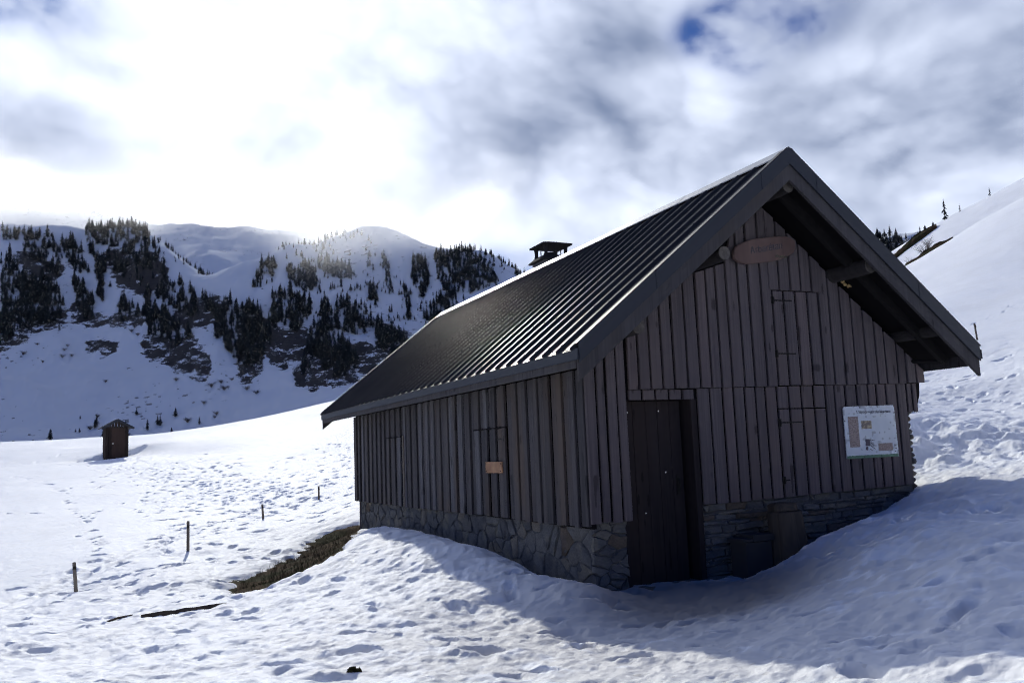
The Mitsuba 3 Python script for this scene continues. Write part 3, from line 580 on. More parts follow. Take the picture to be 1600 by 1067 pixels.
def shrub(seed, h=1.6, stems=16, r=0.03):
    g = np.random.default_rng(seed)
    ms = []
    for _ in range(stems):
        a, lean = g.uniform(0, 6.28), g.uniform(0.2, 0.9)
        hh = h * g.uniform(0.5, 1)
        e = np.array([math.cos(a) * lean * hh, math.sin(a) * lean * hh, hh])
        ms.append(tube([(0, 0, -.2), e * [.4, .4, .6], e], [r, r * .7, r * .3], 3, cap=False))
        for _ in range(3):
            b, t = g.uniform(0, 6.28), g.uniform(.4, .9)
            p = e * [t * .8, t * .8, t]
            ms.append(tube([p, p + .3 * h * np.array([math.cos(b), math.sin(b), g.uniform(.3, 1)])], [r * .5, r * .2], 3, cap=False))
    return cat(ms)


shrub_shapes = [mikit.ply(shrub(5 + i, 1.7, 22, 0.045), 'twig') for i in range(3)]


def mz_at(x, y):
    return float(mountain_height(np.array([x]), np.array([y]))[0][0])


for i, (x, y) in enumerate(SLOPE_SHRUBS):
    sc = g.uniform(0.8, 1.6)
    key = thing('bare_shrub', 'grey leafless shrub poking from the open snow slope below the far woods', 'shrub', 'bare shrubs on the far snow slope')
    scene[key] = {**shrub_shapes[i % 3], 'to_world': T().translate([x, y, mz_at(x, y)]).rotate([0, 0, 1], i * 77.0).scale([sc * 1.4, sc * 1.4, sc * .8])}
foot_n = {'c': 0, 's': 0, 'dot': 0, 'bare': 0}
for i, (x, y, k) in enumerate(FOOT_TREES):
    to = T().translate([x, y, mz_at(x, y)]).rotate([0, 0, 1], i * 61.0)
    if k == 'bare':
        key = thing('bare_shrub', 'grey leafless shrub at the valley foot near the privy', 'shrub', 'bare shrubs at the valley foot')
        scene[key] = {**shrub_shapes[i % 3], 'to_world': to.scale([1.5, 1.5, 1.1])}
        continue
    s = {'c': g.uniform(.34, .52), 's': g.uniform(.14, .22), 'dot': .6}[k]
    tall = k != 's'
    key = thing('young_conifer', 'young dark conifer standing on the snow at the valley foot beyond the privy' if tall else 'tiny conifer tip poking from the snow at the valley foot', 'tree', 'young conifers at the valley foot' if tall else 'tiny conifers at the valley foot')
    v = variants[(1, 3, 4)[i % 3]]
    scene[key + '__crown'] = {**v[1], 'to_world': to.scale([s * 1.25, s * 1.25, s])}
    scene[key + '__trunk'] = {**v[0], 'to_world': to.scale([s * 1.25, s * 1.25, s])}
for i, (x, y) in enumerate(RIGHT_TREES):
    s = g.uniform(.22, .48)
    to = T().translate([x, y, mz_at(x, y) - .1]).rotate([0, 0, 1], i * 47.0).scale([s * 1.35, s * 1.35, s])
    key = thing('hill_conifer', 'stubby dark conifer on the distant hill behind the right end of the hut roof', 'tree', 'conifers on the hill right of the roof')
    v = variants[(3, 1, 4, 0)[i % 4]]
    scene[key + '__crown'], scene[key + '__trunk'] = {**v[1], 'to_world': to}, {**v[0], 'to_world': to}
# trees and shrubs on the near right hillside
tr_, cr_ = conifer(300, 3.0, 0.26, 8, 0.35, 6)
for nm, (x, y), s, lb in (('spruce_tree', (97.0, 73.0), 0.95, 'small thin spruce standing alone on the right hill crest'), ('spruce_tree', (106.1, 72.8), 0.55, 'stunted spruce bush higher up on the right hill skyline'),
                          ('spruce_tree', (98.6, 71.9), 0.35, 'low spruce seedling beside the thin spruce on the right hill')):
    key = thing(nm, lb, 'tree')
    to = T().translate([x, y, ground_z(x, y) - .1]).scale([s, s, s])
    scene[key + '__crown'], scene[key + '__trunk'] = {**mikit.ply(cr_, 'needles_1'), 'to_world': to}, {**mikit.ply(tr_, 'bark'), 'to_world': to}
near_shrub = mikit.ply(shrub(40, 1.5, 18, 0.022), 'twig')
for (x, y), s, lb in (((76.5, 61.0), 1.2, 'leafless twiggy shrub on the snow above the earth bank, left one'), ((79.5, 62.0), 1.5, 'widest leafless shrub in the gully on the right hill'), ((83.0, 64.5), 1.0, 'upper leafless shrub in the gully below the spruce')):
    key = thing('leafless_shrub', lb, 'shrub')
    scene[key] = {**near_shrub, 'to_world': T().translate([x, y, ground_z(x, y)]).scale([s, s, s])}


def earth_bank(low, high, seed, rough=0.28):
    """A cut bank of bare earth between two lines, a metre deep, with an uneven face."""
    low, high = np.array(low), np.array(high)
    t = np.linspace(0, 1, 40)
    k = np.linspace(0, 1, len(low))
    L = np.stack([np.interp(t, k, low[:, i]) for i in range(3)], -1)
    Hh = np.stack([np.interp(t, k, high[:, i]) for i in range(3)], -1)
    away = np.array([.55, .83, 0])
    k_ = rough / 0.28
    rows = [L - [0, 0, 1.2] - away * .3 * k_, L, L * .5 + Hh * .5 + away * .15 * k_, Hh + away * .5 * k_, Hh + away * 1.4 * k_ - [0, 0, 1.5]]
    v = np.concatenate(rows)
    v = v + rough * np.stack([fbm2(v[:, 0] + v[:, 2], v[:, 1], 1.1, 3, seed + i) for i in range(3)], -1)
    n = len(t)
    f = [(r * n + i, r * n + i + 1, (r + 1) * n + i + 1) for r in range(4) for i in range(n - 1)] + [(r * n + i, (r + 1) * n + i + 1, (r + 1) * n + i) for r in range(4) for i in range(n - 1)]
    return trimesh.Trimesh(v, np.array(f), process=False)


for low, high, lb in (([[50.56,40.01,13.69],[51.83,39.81,14.21],[53.16,39.56,14.84],[54.4,39.34,15.53],[55.78,39.28,16.28]], [[51.61,40.32,14.42],[52.71,40.19,14.96],[54.05,39.91,15.8],[54.9,39.69,16.21],[55.95,39.39,16.52]], 'long strip of bare brown earth on the near right slope'),
                      ([[83.5,70.07,22.87],[85.68,70.03,24.04],[87.74,70.03,25.32],[89.75,70.04,26.63],[91.71,70.11,27.71]], [[84.44,70.63,23.78],[86.56,70.58,25.22],[88.48,70.63,26.52],[90.58,70.65,27.51],[92.55,70.76,28.27]], 'dark earth edge of the gully on the right hill'),
                      ([[57.0,37.49,17.2],[57.95,37.34,17.59]], [[57.4,37.7,17.57],[58.22,37.51,17.89]], 'short patch of bare earth high on the right slope')):
    key = add('earth_bank', earth_bank(low, high, len(scene)), 'soil', smooth=True)
    tag(key, lb, 'earth bank')

lowp = [(x, y, ground_z(x, y - .15) + .0) for x, y in ((-5.35, 49.62), (-5.75, 49.8), (-6.15, 49.98), (-6.6, 50.15))]
highp = [(x, y + .06, z + h) for (x, y, z), h in zip(lowp, (.20, .20, .16, .05))]
key = add('earth_bank', earth_bank([(a, b_, c_ - .05) for a, b_, c_ in lowp], highp, 900, 0.08), 'soil', smooth=True)
tag(key, 'strip of thawed brown earth in the snow left of the privy', 'earth bank')

# ------------------------------------------------------------------ the hut
hut = thing('hut', 'dark weathered timber mountain hut with ribbed metal roof and stone base', 'hut')
XR, ZR, SLOPE = 2.43, 4.24, math.tan(math.radians(38.8))
XE, XE2, Y0, Y1 = -0.51, 5.31, -0.80, 11.30


def roof_z(x):
    return ZR - SLOPE * abs(x - XR)


def plank(u0, u1, zlo, zhi, out, thick, side, cham=0.005, skew=0.0):
    """A board standing on a wall, from u0 to u1 along it, its face "out" before the wall; ends follow zlo(u), zhi(u)."""
    c = cham
    prof = [(u0, out - thick), (u0, out - c), (u0 + c, out), (u1 - c, out), (u1, out - c), (u1, out - thick)]
    v = []
    for fz, s in ((zlo, 0), (zhi, 1)):
        for u, o in prof:
            uu = u + skew * s
            v.append((uu, o, fz(u)))
    v = np.array(v)
    n = 6
    f = [(i, (i + 1) % n, n + (i + 1) % n) for i in range(n)] + [(i, n + (i + 1) % n, n + i) for i in range(n)]
    f += [(0, i + 1, i) for i in range(1, n - 1)] + [(n, n + i, n + i + 1) for i in range(1, n - 1)]
    w = np.stack([v[:, 0], -v[:, 1], v[:, 2]], -1) if side == 'front' else np.stack([-v[:, 1], v[:, 0], v[:, 2]], -1)
    return trimesh.Trimesh(w, np.array(f), process=False)


def const(z):
    return lambda u: z


def courses(u0, u1, mean, g, var=0.16, gap=0.030):
    """Board edges from u0 to u1 with varied widths."""
    n = max(1, round((u1 - u0) / mean))
    w = g.uniform(1 - var, 1 + var, n)
    e = u0 + (u1 - u0) * np.concatenate([[0], np.cumsum(w) / w.sum()])
    return [(a + gap / 2, b - gap / 2) for a, b in zip(e[:-1], e[1:])]


gw = np.random.default_rng(17)


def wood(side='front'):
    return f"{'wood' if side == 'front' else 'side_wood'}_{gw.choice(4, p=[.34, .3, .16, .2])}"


def nail(u, z, out, side='front', r=0.006):
    m = trimesh.creation.cylinder(radius=r, height=0.006, sections=6)
    m.apply_transform(trimesh.transformations.rotation_matrix(math.pi / 2, [1, 0, 0] if side == 'front' else [0, 1, 0]))
    m.apply_translation((u, -out, z) if side == 'front' else (-out, u, z))
    return m


def hinge(u, z, out, length, side):
    """Iron strap with a rolled eye and a plate."""
    ms = [plank(u, u + length, const(z - .009), const(z + .009), out + .005, .005, side, .002), plank(u - .035, u + .012, const(z - .045), const(z + .045), out + .008, .008, side, .002)]
    p = [(u - .005, -out - .012, z - .04), (u - .005, -out - .012, z + .04)] if side == 'front' else [(-out - .012, u - .005, z - .04), (-out - .012, u - .005, z + .04)]
    ms.append(tube(p, .011, 6))
    return cat(ms)


# inner walls behind the boards
gable_top = lambda x: roof_z(x) - 0.42
gp = Polygon([(-.0, .06), (1.47, .06), (1.47, .19), (4.85, .255), (4.86, 1.18), (5.06, 1.19), (5.14, 1.4), (5.16, gable_top(5.16)), (XR, gable_top(XR)), (0.0, gable_top(0.0))])
gp = gp.difference(sbox(.53, -.8, 1.46, 1.39))
front = trimesh.creation.extrude_polygon(gp, 0.06, engine='earcut')
front.vertices = np.stack([front.vertices[:, 0], front.vertices[:, 2] + 0.005, front.vertices[:, 1]], -1)
fw = add('front_wall', front, 'wood_black', hut)
mid = lambda u: 1.502 + (u - .53) * .0125


def top_cut(x):
    t = roof_z(x) - 0.46
    if 1.30 < x < 2.12:
        t = min(t, 2.86 + (x - 1.44) * .32)
    elif x < .62:
        t = min(t, 1.97 + .30 * x)
    elif x > XR:
        t = roof_z(x) - 0.30
    return t


def cut(u0, u1):
    a, b = top_cut(u0 + .01), top_cut(u1 - .01)
    return lambda u: a + (b - a) * (u - u0) / (u1 - u0)


for a, b in courses(-.03, .525, .158, gw):                                  # full-height boards left of the door
    z0 = .03 + .02 * gw.random()
    add('board', plank(a, b, const(z0), cut(a, b), .034 + gw.uniform(-.003, .004), .028, 'front', skew=gw.uniform(-.006, .006)), wood(), fw)
HATCH = (2.69, 3.44, 2.728)
uppers = courses(.53, 2.69, .172, gw) + courses(2.69, 3.44, .188, gw, .05) + courses(3.44, 5.205, .172, gw)
hatch_boards = []
for a, b in uppers:
    zl = mid((a + b) / 2) + gw.uniform(-.004, .004)
    if HATCH[0] <= a and b <= HATCH[1]:
        hatch_boards.append((a, b, zl))
        continue
    add('board', plank(a, b, const(zl), cut(a, b), .062 + gw.uniform(-.003, .005), .040, 'front', skew=gw.uniform(-.005, .005)), wood(), fw)
for a, b in courses(2.635, 3.50, .19, gw, .06):                              # boards hung over the hatch
    add('board', plank(a, b, const(HATCH[2] + .006 + gw.uniform(-.003, .003)), cut(a, b), .078 + gw.uniform(-.002, .003), .050, 'front'), wood(), fw)
hatch = add('hatch', boxm(2.70, 3.43, -.03, -.02, 1.56, 2.71), 'wood_black', hut)
for a, b, zl in hatch_boards:
    add('board', plank(a + .002, b - .002, const(zl + .006), const(HATCH[2] - .008), .060 + gw.uniform(-.002, .003), .034, 'front'), wood(), hatch)
for z in (1.93, 2.60):
    add('hinge', hinge(2.70, z, .062, .30, 'front'), 'iron', hatch)
SH = (2.675, 3.45, 1.25)
lowers = courses(1.475, 2.675, .176, gw) + courses(2.675, 3.45, .194, gw, .05) + courses(3.45, 4.865, .172, gw)
shutter_boards = []
for a, b in lowers:
    u = (a + b) / 2
    z0 = .155 + (u - 1.48) * .021 + gw.uniform(-.006, .006)
    if SH[0] <= a and b <= SH[1]:
        shutter_boards.append((a, b, z0))
        z0 = SH[2] + .008
    add('board', plank(a, b, const(z0), const(mid(u) - .006), .032 + gw.uniform(-.003, .004), .026, 'front', skew=gw.uniform(-.004, .004)), wood(), fw)
for a, b in courses(4.87, 5.07, .1, gw, .05):
    add('board', plank(a, b, const(1.17), const(1.55), .030, .024, 'front'), wood(), fw)
sh = add('shutter', boxm(2.69, 3.44, -.004, .003, .2, 1.235), 'wood_black', hut)
for a, b, z0 in shutter_boards:
    add('board', plank(a + .002, b - .002, const(z0), const(SH[2] - .008), .034 + gw.uniform(-.002, .003), .028, 'front'), wood(), sh)
for z in (.38, 1.08):
    add('hinge', hinge(2.69, z, .036, .34 if z > 1 else .08, 'front'), 'iron', sh)
for a, b in courses(.535, 1.45, .183, gw, .05):                              # short boards of the lintel
    add('lintel_board', plank(a, b, const(1.385), const(1.497), .030, .03, 'front'), wood(), fw)

# door, set back in the wall
door = add('door', boxm(.50, 1.33, .16, .18, -.80, 1.385), 'wood_black', hut)
for a, b in courses(.50, 1.33, .165, gw, .1, .004):
    add('plank', plank(a, b, const(-.74), const(1.375), -.128 + gw.uniform(-.002, .002), .03, 'front', .003), 'door_wood', door)
add('handle', cat([tube([(1.245, .10, .33), (1.245, .085, .36), (1.245, .085, .44), (1.245, .10, .47)], .009, 6), boxm(1.225, 1.265, .118, .127, .28, .52)]), 'iron', door)
add('bolt', cat([nail(u, z, -.122, r=.009) for u, z in ((.6, 1.25), (1.03, 1.26), (1.08, .55), (.78, .10))]), 'bright_metal', door)
fr = add('door_frame', cat([boxm(1.395, 1.47, -.012, .22, -.80, 1.385), boxm(.45, .497, .03, .22, -.80, 1.385), boxm(.45, 1.47, .02, .22, 1.386, 1.45), boxm(.45, 1.47, .22, .24, -.8, 1.45)]), 'door_wood', hut)
add('threshold', boxm(.48, 1.46, -.06, .2, -.80, -.69), 'grey_wood', hut)

# left long wall
left = boxm(.005, .06, .0, 10.35, -.02, 1.80)
lw = add('side_wall', left, 'wood_black', hut)
lz = lambda u: .0 - .004 * u
SL = [(2.12, 3.25, 1.185, .0), (6.72, 7.76, 1.212, -.03)]
eL = [-.0, 2.12, 3.25, 6.72, 7.76, 10.42]
shl = []
for (s0, s1, zt, zb) in SL:
    k = add('shutter', boxm(-.004, .003, s0 + .02, s1 - .02, zb + .02, zt - .02), 'wood_black', hut)
    shl.append(k)
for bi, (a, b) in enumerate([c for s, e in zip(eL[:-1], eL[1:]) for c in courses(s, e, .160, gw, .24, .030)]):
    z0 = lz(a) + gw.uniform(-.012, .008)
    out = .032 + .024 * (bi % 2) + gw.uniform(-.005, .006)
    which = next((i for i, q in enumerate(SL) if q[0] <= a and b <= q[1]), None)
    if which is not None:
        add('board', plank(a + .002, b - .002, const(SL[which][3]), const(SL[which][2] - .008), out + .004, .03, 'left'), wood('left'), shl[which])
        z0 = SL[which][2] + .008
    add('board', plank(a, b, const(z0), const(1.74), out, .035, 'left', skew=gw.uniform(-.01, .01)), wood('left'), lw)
for i, (s0, s1, zt, zb) in enumerate(SL):
    for z in (zb + .2, zt - .15):
        add('hinge', hinge(s0 + .06, z, .044,   .30 if z > .6 else .07, 'left'), 'iron', shl[i])
    add('head_strip', plank(s0 - .02, s1 + .02, const(zt - .012), const(zt + .012), .058, .012, 'left', .003), 'wood_black', shl[i])
add('batten', plank(6.66, 6.71, const(-.02), const(1.22), .075, .05, 'left', .006), 'grey_wood', lw)

# back and right walls
add('back_wall', trimesh.Trimesh(*(lambda e: (np.stack([e.vertices[:, 0], e.vertices[:, 2] + 10.30, e.vertices[:, 1]], -1), e.faces))(
    trimesh.creation.extrude_polygon(Polygon([(.06, -.9), (4.9, -.9), (4.9, gable_top(4.9)), (XR, gable_top(XR)), (.06, gable_top(.06))]), 0.06, engine='earcut')), process=False), 'wood_1', hut)
add('right_wall', boxm(4.86, 4.93, .065, 10.3, -.6, 1.9), 'mortar', hut)


# stone base
def stones(width, height, count, g, joint=.006):
    """Rubble of mixed sizes filling a width x height field: list of outlines."""
    pts = []
    while len(pts) < count:                                                    # big stones keep small ones off, gaps are filled with chips
        p = g.random(2) * [width, height]
        keep_off = g.choice([.22, .15, .10, .07], p=[.2, .34, .28, .18]) * min(1, 1.2 - .5 * len(pts) / count)
        if all((p[0] - q[0]) ** 2 + 1.7 * (p[1] - q[1]) ** 2 > keep_off ** 2 for q in pts):
            pts.append(p)
        elif g.random() < .002:
            break
    pts = np.vstack([pts, [[-9, -9], [-9, 20], [30, -9], [30, 20]]]) * [1, 1.35]
    v = Voronoi(pts)
    out = []
    field = sbox(0, 0, width, height)
    for i in range(len(pts) - 4):
        reg = v.regions[v.point_region[i]]
        if -1 in reg or not reg:
            continue
        poly = Polygon(v.vertices[reg] / [1, 1.35]).intersection(field).buffer(-joint)
        if poly.is_empty or poly.geom_type != 'Polygon' or poly.area < .0012:
            continue
        q = np.array(poly.segmentize(.11).exterior.coords)[:-1]
        out.append(Polygon(q + g.normal(0, .007, q.shape)).buffer(0))
    return [p for p in out if p.geom_type == 'Polygon' and p.area > .001]


def slabs(width, height, g, joint=.005):
    """Thin uneven courses of flat slabs."""
    out, z = [], 0.0
    while z < height - .02:
        h, x = g.choice([.035, .05, .065, .09, .12], p=[.25, .3, .22, .15, .08]), -g.uniform(0, .2)
        wave = g.uniform(0, 6.28)
        while x < width:
            l = g.uniform(.09, .38) * (1 + 4 * h)
            a, c = max(x, 0) + joint, min(x + l, width) - joint
            x += l
            if c - a < .04:
                continue
            t = np.linspace(a, c, 4)
            low, high = z + joint + .010 * np.sin(t * 5 + wave), min(z + h, height) - joint + .012 * np.sin(t * 4 + wave + .8)
            ring = np.concatenate([np.stack([t, low], -1), np.stack([t[::-1], high[::-1]], -1)])
            ring[[0, 3, 4, 7], 0] += g.normal(0, .010, 4)
            p = Polygon(ring + g.normal(0, .004, ring.shape)).buffer(0)
            if p.geom_type == 'Polygon' and p.area > .0008:
                out.append(p)
        z += h
    return out


def stone_mesh(poly, proud, g):
    """A stone: outline at the joint, a smaller, bulging face proud of it."""
    p = np.array(poly.exterior.coords)[:-1]
    c = p.mean(0)
    n = len(p)
    k = [1.0, 0.97, 0.80]
    d = [-.05, proud * .55, proud]
    v = []
    for kk, dd in zip(k, d):
        q = c + (p - c) * kk
        tilt = g.normal(0, .05, 2)
        for a in q:
            v.append((a[0], a[1], dd + (a - c) @ tilt * (dd > 0) + g.normal(0, .004) * (dd > 0)))
    v.append((c[0] + g.normal(0, .01), c[1] + g.normal(0, .01), proud * g.uniform(1.0, 1.25)))
    f = []
    for r in range(2):
        for i in range(n):
            j = (i + 1) % n
            f += [(r * n + i, r * n + j, (r + 1) * n + j), (r * n + i, (r + 1) * n + j, (r + 1) * n + i)]
    f += [(2 * n + i, 2 * n + (i + 1) % n, 3 * n) for i in range(n)]
    return np.array(v), np.array(f)


gs = np.random.default_rng(29)


def stone_mat(flat=False):
    return 'stone_ochre' if gs.random() < .06 else f'stone_{gs.choice(4, p=[.3, .28, .17, .25])}'


base = add('stone_base', cat([boxm(.055, .50, .057, 10.19, -1.2, -.021), boxm(.06, .445, .035, .3, -1.2, .05), boxm(1.475, 4.92, .045, .3, -1.2, .225)]), 'mortar', hut)
for poly in stones(10.12, .80, 285, gs):                                   # along the side
    v, f = stone_mesh(poly, gs.uniform(.004, .024), gs)
    w = np.stack([.055 - v[:, 2], v[:, 0] + .06, v[:, 1] - .80 - .004 * v[:, 0]], -1)
    if w[:, 2].max() < -.80:
        continue
    add('stone', (w, f), stone_mat(), base, smooth=35)
for poly in stones(.44, .95, 26, gs):                                       # corner pier left of the door
    v, f = stone_mesh(poly, gs.uniform(.006, .026), gs)
    add('stone', (np.stack([v[:, 0] + .02, .035 - v[:, 2], v[:, 1] - .90], -1), f), stone_mat(), base, smooth=35)
for poly in slabs(3.40, 1.02, gs):                      # thin slabs right of the door
    v, f = stone_mesh(poly, gs.uniform(.006, .05), gs)
    w = np.stack([v[:, 0] + 1.48, .045 - v[:, 2], v[:, 1] - .86 + .021 * v[:, 0]], -1)
    add('stone', (w, f), stone_mat(), base, smooth=35)
for k in range(13):                                                          # rough quoins of the right-hand wall
    z = .20 + k * .080
    m = trimesh.creation.icosphere(1)
    m.vertices *= gs.uniform([.065, .12, .044], [.095, .18, .058])
    m.vertices += gs.normal(0, .006, m.vertices.shape) + [4.895 + gs.uniform(-.012, .03), .13, z]
    add('stone', m, stone_mat(), base, smooth=40)

# roof
DIRV = {-1: np.array([math.cos(math.radians(38.8)), 0, math.sin(math.radians(38.8))]), 1: np.array([-math.cos(math.radians(38.8)), 0, math.sin(math.radians(38.8))])}
NRM = {-1: np.array([-math.sin(math.radians(38.8)), 0, math.cos(math.radians(38.8))]), 1: np.array([math.sin(math.radians(38.8)), 0, math.cos(math.radians(38.8))])}
EDGE = {-1: np.array([XE, 0, roof_z(XE)]), 1: np.array([XE2, 0, roof_z(XE2)])}
LEN = {-1: (XR - XE) / math.cos(math.radians(38.8)), 1: (XE2 - XR) / math.cos(math.radians(38.8))}


def on_roof(side, s, y, h):
    return EDGE[side] + DIRV[side] * s + np.array([0, y, 0]) + NRM[side] * h


soffit = cat([bend_box(LEN[s] - .06, Y1 - Y0 - .06, .10, EDGE[s] + DIRV[s] * (LEN[s] / 2 - .0) + [0, (Y0 + Y1) / 2, 0] - NRM[s] * .066, DIRV[s], [0, 1, 0], NRM[s]) for s in (-1, 1)])
roof = add('roof', soffit, 'wood_black', hut)
RIB = .325


def sheet_mesh(side, y0, y1, ribs):
    ys, hs = [y0], [0.0]
    for r in ribs:
        for t in np.linspace(-1, 1, 9):
            ys.append(r + t * .027)
            hs.append(.037 * (1 - t * t))
        for q in (RIB * .36, RIB * .64):                                        # shallow stiffening flutes in the pan
            if r + q + .012 < y1:
                ys += [r + q - .012, r + q, r + q + .012]
                hs += [0, .0035, 0]
    ys.append(y1)
    hs.append(0.0)
    o = np.argsort(ys)
    ys, hs = np.array(ys)[o], np.array(hs)[o]
    rows = []
    ss = [-.045, 0.9, 1.9, 2.9, LEN[side] - .06]
    for s in ss:
        for y, h in zip(ys, hs):
            rows.append(on_roof(side, s, y, h + .004 + .0025 * math.sin(s * 2.3 + y * 1.9)))
    n = len(ys)
    f = []
    for r in range(len(ss) - 1):
        for i in range(n - 1):
            a = r * n + i
            f += [(a, a + 1, a + n + 1), (a, a + n + 1, a + n)]
    if side == 1:
        f = [t[::-1] for t in f]
    return trimesh.Trimesh(np.array(rows), np.array(f), process=False)


all_ribs = [-.755 + RIB * k for k in range(38) if -.755 + RIB * k < Y1 - .02]
for side in (-1, 1):
    y = Y0 + .01
    for k in range(0, len(all_ribs), 3):
        rr = all_ribs[k:k + 3]
        y1 = min(rr[-1] + RIB - .04, Y1) if k + 3 < len(all_ribs) else Y1
        add('sheet', sheet_mesh(side, y, y1, rr), 'roof_paint', roof, smooth=40)
        y = y1 - .004
scr = []
for r in all_ribs:
    for s in (.06, .85, 1.62, 2.35, 3.1):
        m = trimesh.creation.cone(.012, .016, sections=6)
        m.apply_translation((0, 0, .0))
        m.vertices = on_roof(-1, s + gw.uniform(-.02, .02), r, .040) + m.vertices @ np.array([DIRV[-1], [0, 1, 0], NRM[-1]])
        scr.append(m)
k = add('screw_heads', cat(scr), 'flashing', roof)
labels[k] = {'kind': 'stuff'}
# ridge cap in lapped lengths
for i in range(6):
    y0_, y1_ = Y0 - .05 + i * 2.03, min(Y0 - .05 + (i + 1) * 2.03 + .04, Y1 + .04)
    lift = .042 + .003 * (i % 2)
    pv = []
    for y in (y0_, y1_):
        for side, s in ((-1, .19), (-1, .185), (-1, .012), (1, .012), (1, .185), (1, .19)):
            base_ = on_roof(side, LEN[side] - s, y, lift + (-.012 if s == .19 else 0) + (.01 if s < .1 else 0))
            pv.append(base_)
    f = []
    for a in range(5):
        f += [(a, a + 1, a + 7), (a, a + 7, a + 6)]
    add('ridge_cap', trimesh.Trimesh(np.array(pv), np.array(f), process=False), 'ridge_metal', roof)
# eave flashing and fascia boards
for side, x in ((-1, XE), (1, XE2)):
    s = side
    xa, xb = sorted((x + s * .028, x + s * .012))
    add('eave_flashing', cat([boxm(xa, xb, Y0 - .048, Y1 + .02, roof_z(x) - .125, roof_z(x) - .012), boxm(*sorted((x + s * .034, x + s * .012)), Y0 - .05, Y1 + .022, roof_z(x) - .128, roof_z(x) - .122)]), 'flashing', roof)
    xa, xb = sorted((x + s * .010, x - s * .022))
    add('fascia_board', boxm(xa, xb, Y0 + .025, Y1 - .02, roof_z(x) - .205, roof_z(x) - .03), 'barge_wood', roof)
# gable flashing and barge boards, front and back
for y, d in ((Y0, -1), (Y1, 1)):
    for side in (-1, 1):
        top = LEN[side]
        ya, yb = sorted((y + d * .048, y + d * .030))

        def strip(h0, h1, ya, yb, s0=-.03):
            x0, x1 = EDGE[side][0] + side * .0, XR
            P = lambda x, h: (x, roof_z(x) + h)
            poly = Polygon([P(x0, h0), P(x1, h0), P(x1, h1), P(x0, h1)])
            m = trimesh.creation.extrude_polygon(poly, yb - ya, engine='earcut')
            m.vertices = np.stack([m.vertices[:, 0], m.vertices[:, 2] + ya, m.vertices[:, 1]], -1)
            return m
        lip = bend_box(top, .085, .006, EDGE[side] + DIRV[side] * top / 2 + [0, y - d * .002 + d * .009, 0] + NRM[side] * .046, DIRV[side], [0, 1, 0], NRM[side])
        add('verge_flashing', cat([strip(-.155, .052, ya, yb), lip]), 'flashing', roof)
        if d < 0:
            for q in (1.25, 3.2):                                               # folded seams between lengths of flashing
                x = EDGE[side][0] - side * q * .78
                add('seam', bend_box(.012, .006, .2, (x, ya - .002, roof_z(x) - .05), DIRV[side], [0, 1, 0], [0, 0, 1]), 'flashing', roof)
        ya, yb = sorted((y + d * .018, y - d * .022))
        add('barge_board', strip(-.345 if d < 0 else -.345, -.10, ya, yb), 'barge_wood', roof)
# rafters under the overhangs
for side in (-1, 1):
    for y in ([-.42] + [1.2 * k + .6 for k in range(9)]):
        L_ = .62 if y > 0 else LEN[side] - .1
        add('rafter', bend_box(L_, .07, .11, on_roof(side, L_ / 2 + .03, y, -.172), DIRV[side], [0, 1, 0], NRM[side]), 'rafter_wood', roof)
add('brace', tube([(4.98, -.02, 1.85), (5.15, -.45, 1.80)], .03, 5), 'rafter_wood', roof)
# purlin logs showing their ends under the gable
for (x, z), r, yend in (((2.50, 3.86), .085, -.70), ((1.50, 2.99), .085, -.69), ((.32, 2.13), .085, -.66), ((3.71, 2.96), .100, -.70), ((4.80, 2.19), .085, -.70)):
    g2 = np.random.default_rng(int(z * 100))
    pts_ = [(x, .9, z + .01), (x + .01, .2, z), (x, yend + .15, z - .004), (x, yend, z)]
    log = add('purlin', tube(pts_, [r * 1.04, r, r * .98, r * .97], 14), 'purlin_wood', hut, smooth=35)
    disc = tube([(x, yend - .004, z), (x, yend - .012, z)], [r * .955, r * .93], 14)
    add('end_grain', disc, 'log_end', log)
foam = []
for ang, rr in ((2.2, .15), (2.5, .16), (2.8, .15), (3.9, .15), (4.3, .155), (4.7, .16), (5.0, .15), (5.3, .14)):
    m = trimesh.creation.icosphere(1)
    m.vertices = m.vertices * gw.uniform(.016, .034, 3) + gw.normal(0, .004, m.vertices.shape) + [3.97 + rr * math.cos(ang), -.072, 2.99 + rr * math.sin(ang)]
    foam.append(m)
scene['foam'] = principled((.50, .36, .17), 0.9, 0.1)
k = add('filler_foam', cat(foam), 'foam', hut)
labels[k] = {'label': 'yellowed filler foam round a log end'}

# chimney
CX, CY, CS = 2.86, 6.25, 0.10
ch = add('chimney', boxm(CX - .27, CX + .27, CY - .27, CY + .27, 3.5, 4.44), 'stone_3', hut)


def slab(cx, cy, hx, z0, zmid, zt, ht):
    v = []
    for z, h in ((z0, hx), (zmid, hx), (zt, ht)):
        v += [(cx - h, cy - h, z), (cx + h, cy - h, z), (cx + h, cy + h, z), (cx - h, cy + h, z)]
    f = [(0, 2, 1), (0, 3, 2), (8, 9, 10), (8, 10, 11)]
    for r in range(2):
        for i in range(4):
            j = (i + 1) % 4
            f += [(r * 4 + i, r * 4 + j, r * 4 + 4 + j), (r * 4 + i, r * 4 + 4 + j, r * 4 + 4 + i)]
    return trimesh.Trimesh(np.array(v, float), np.array(f), process=False)


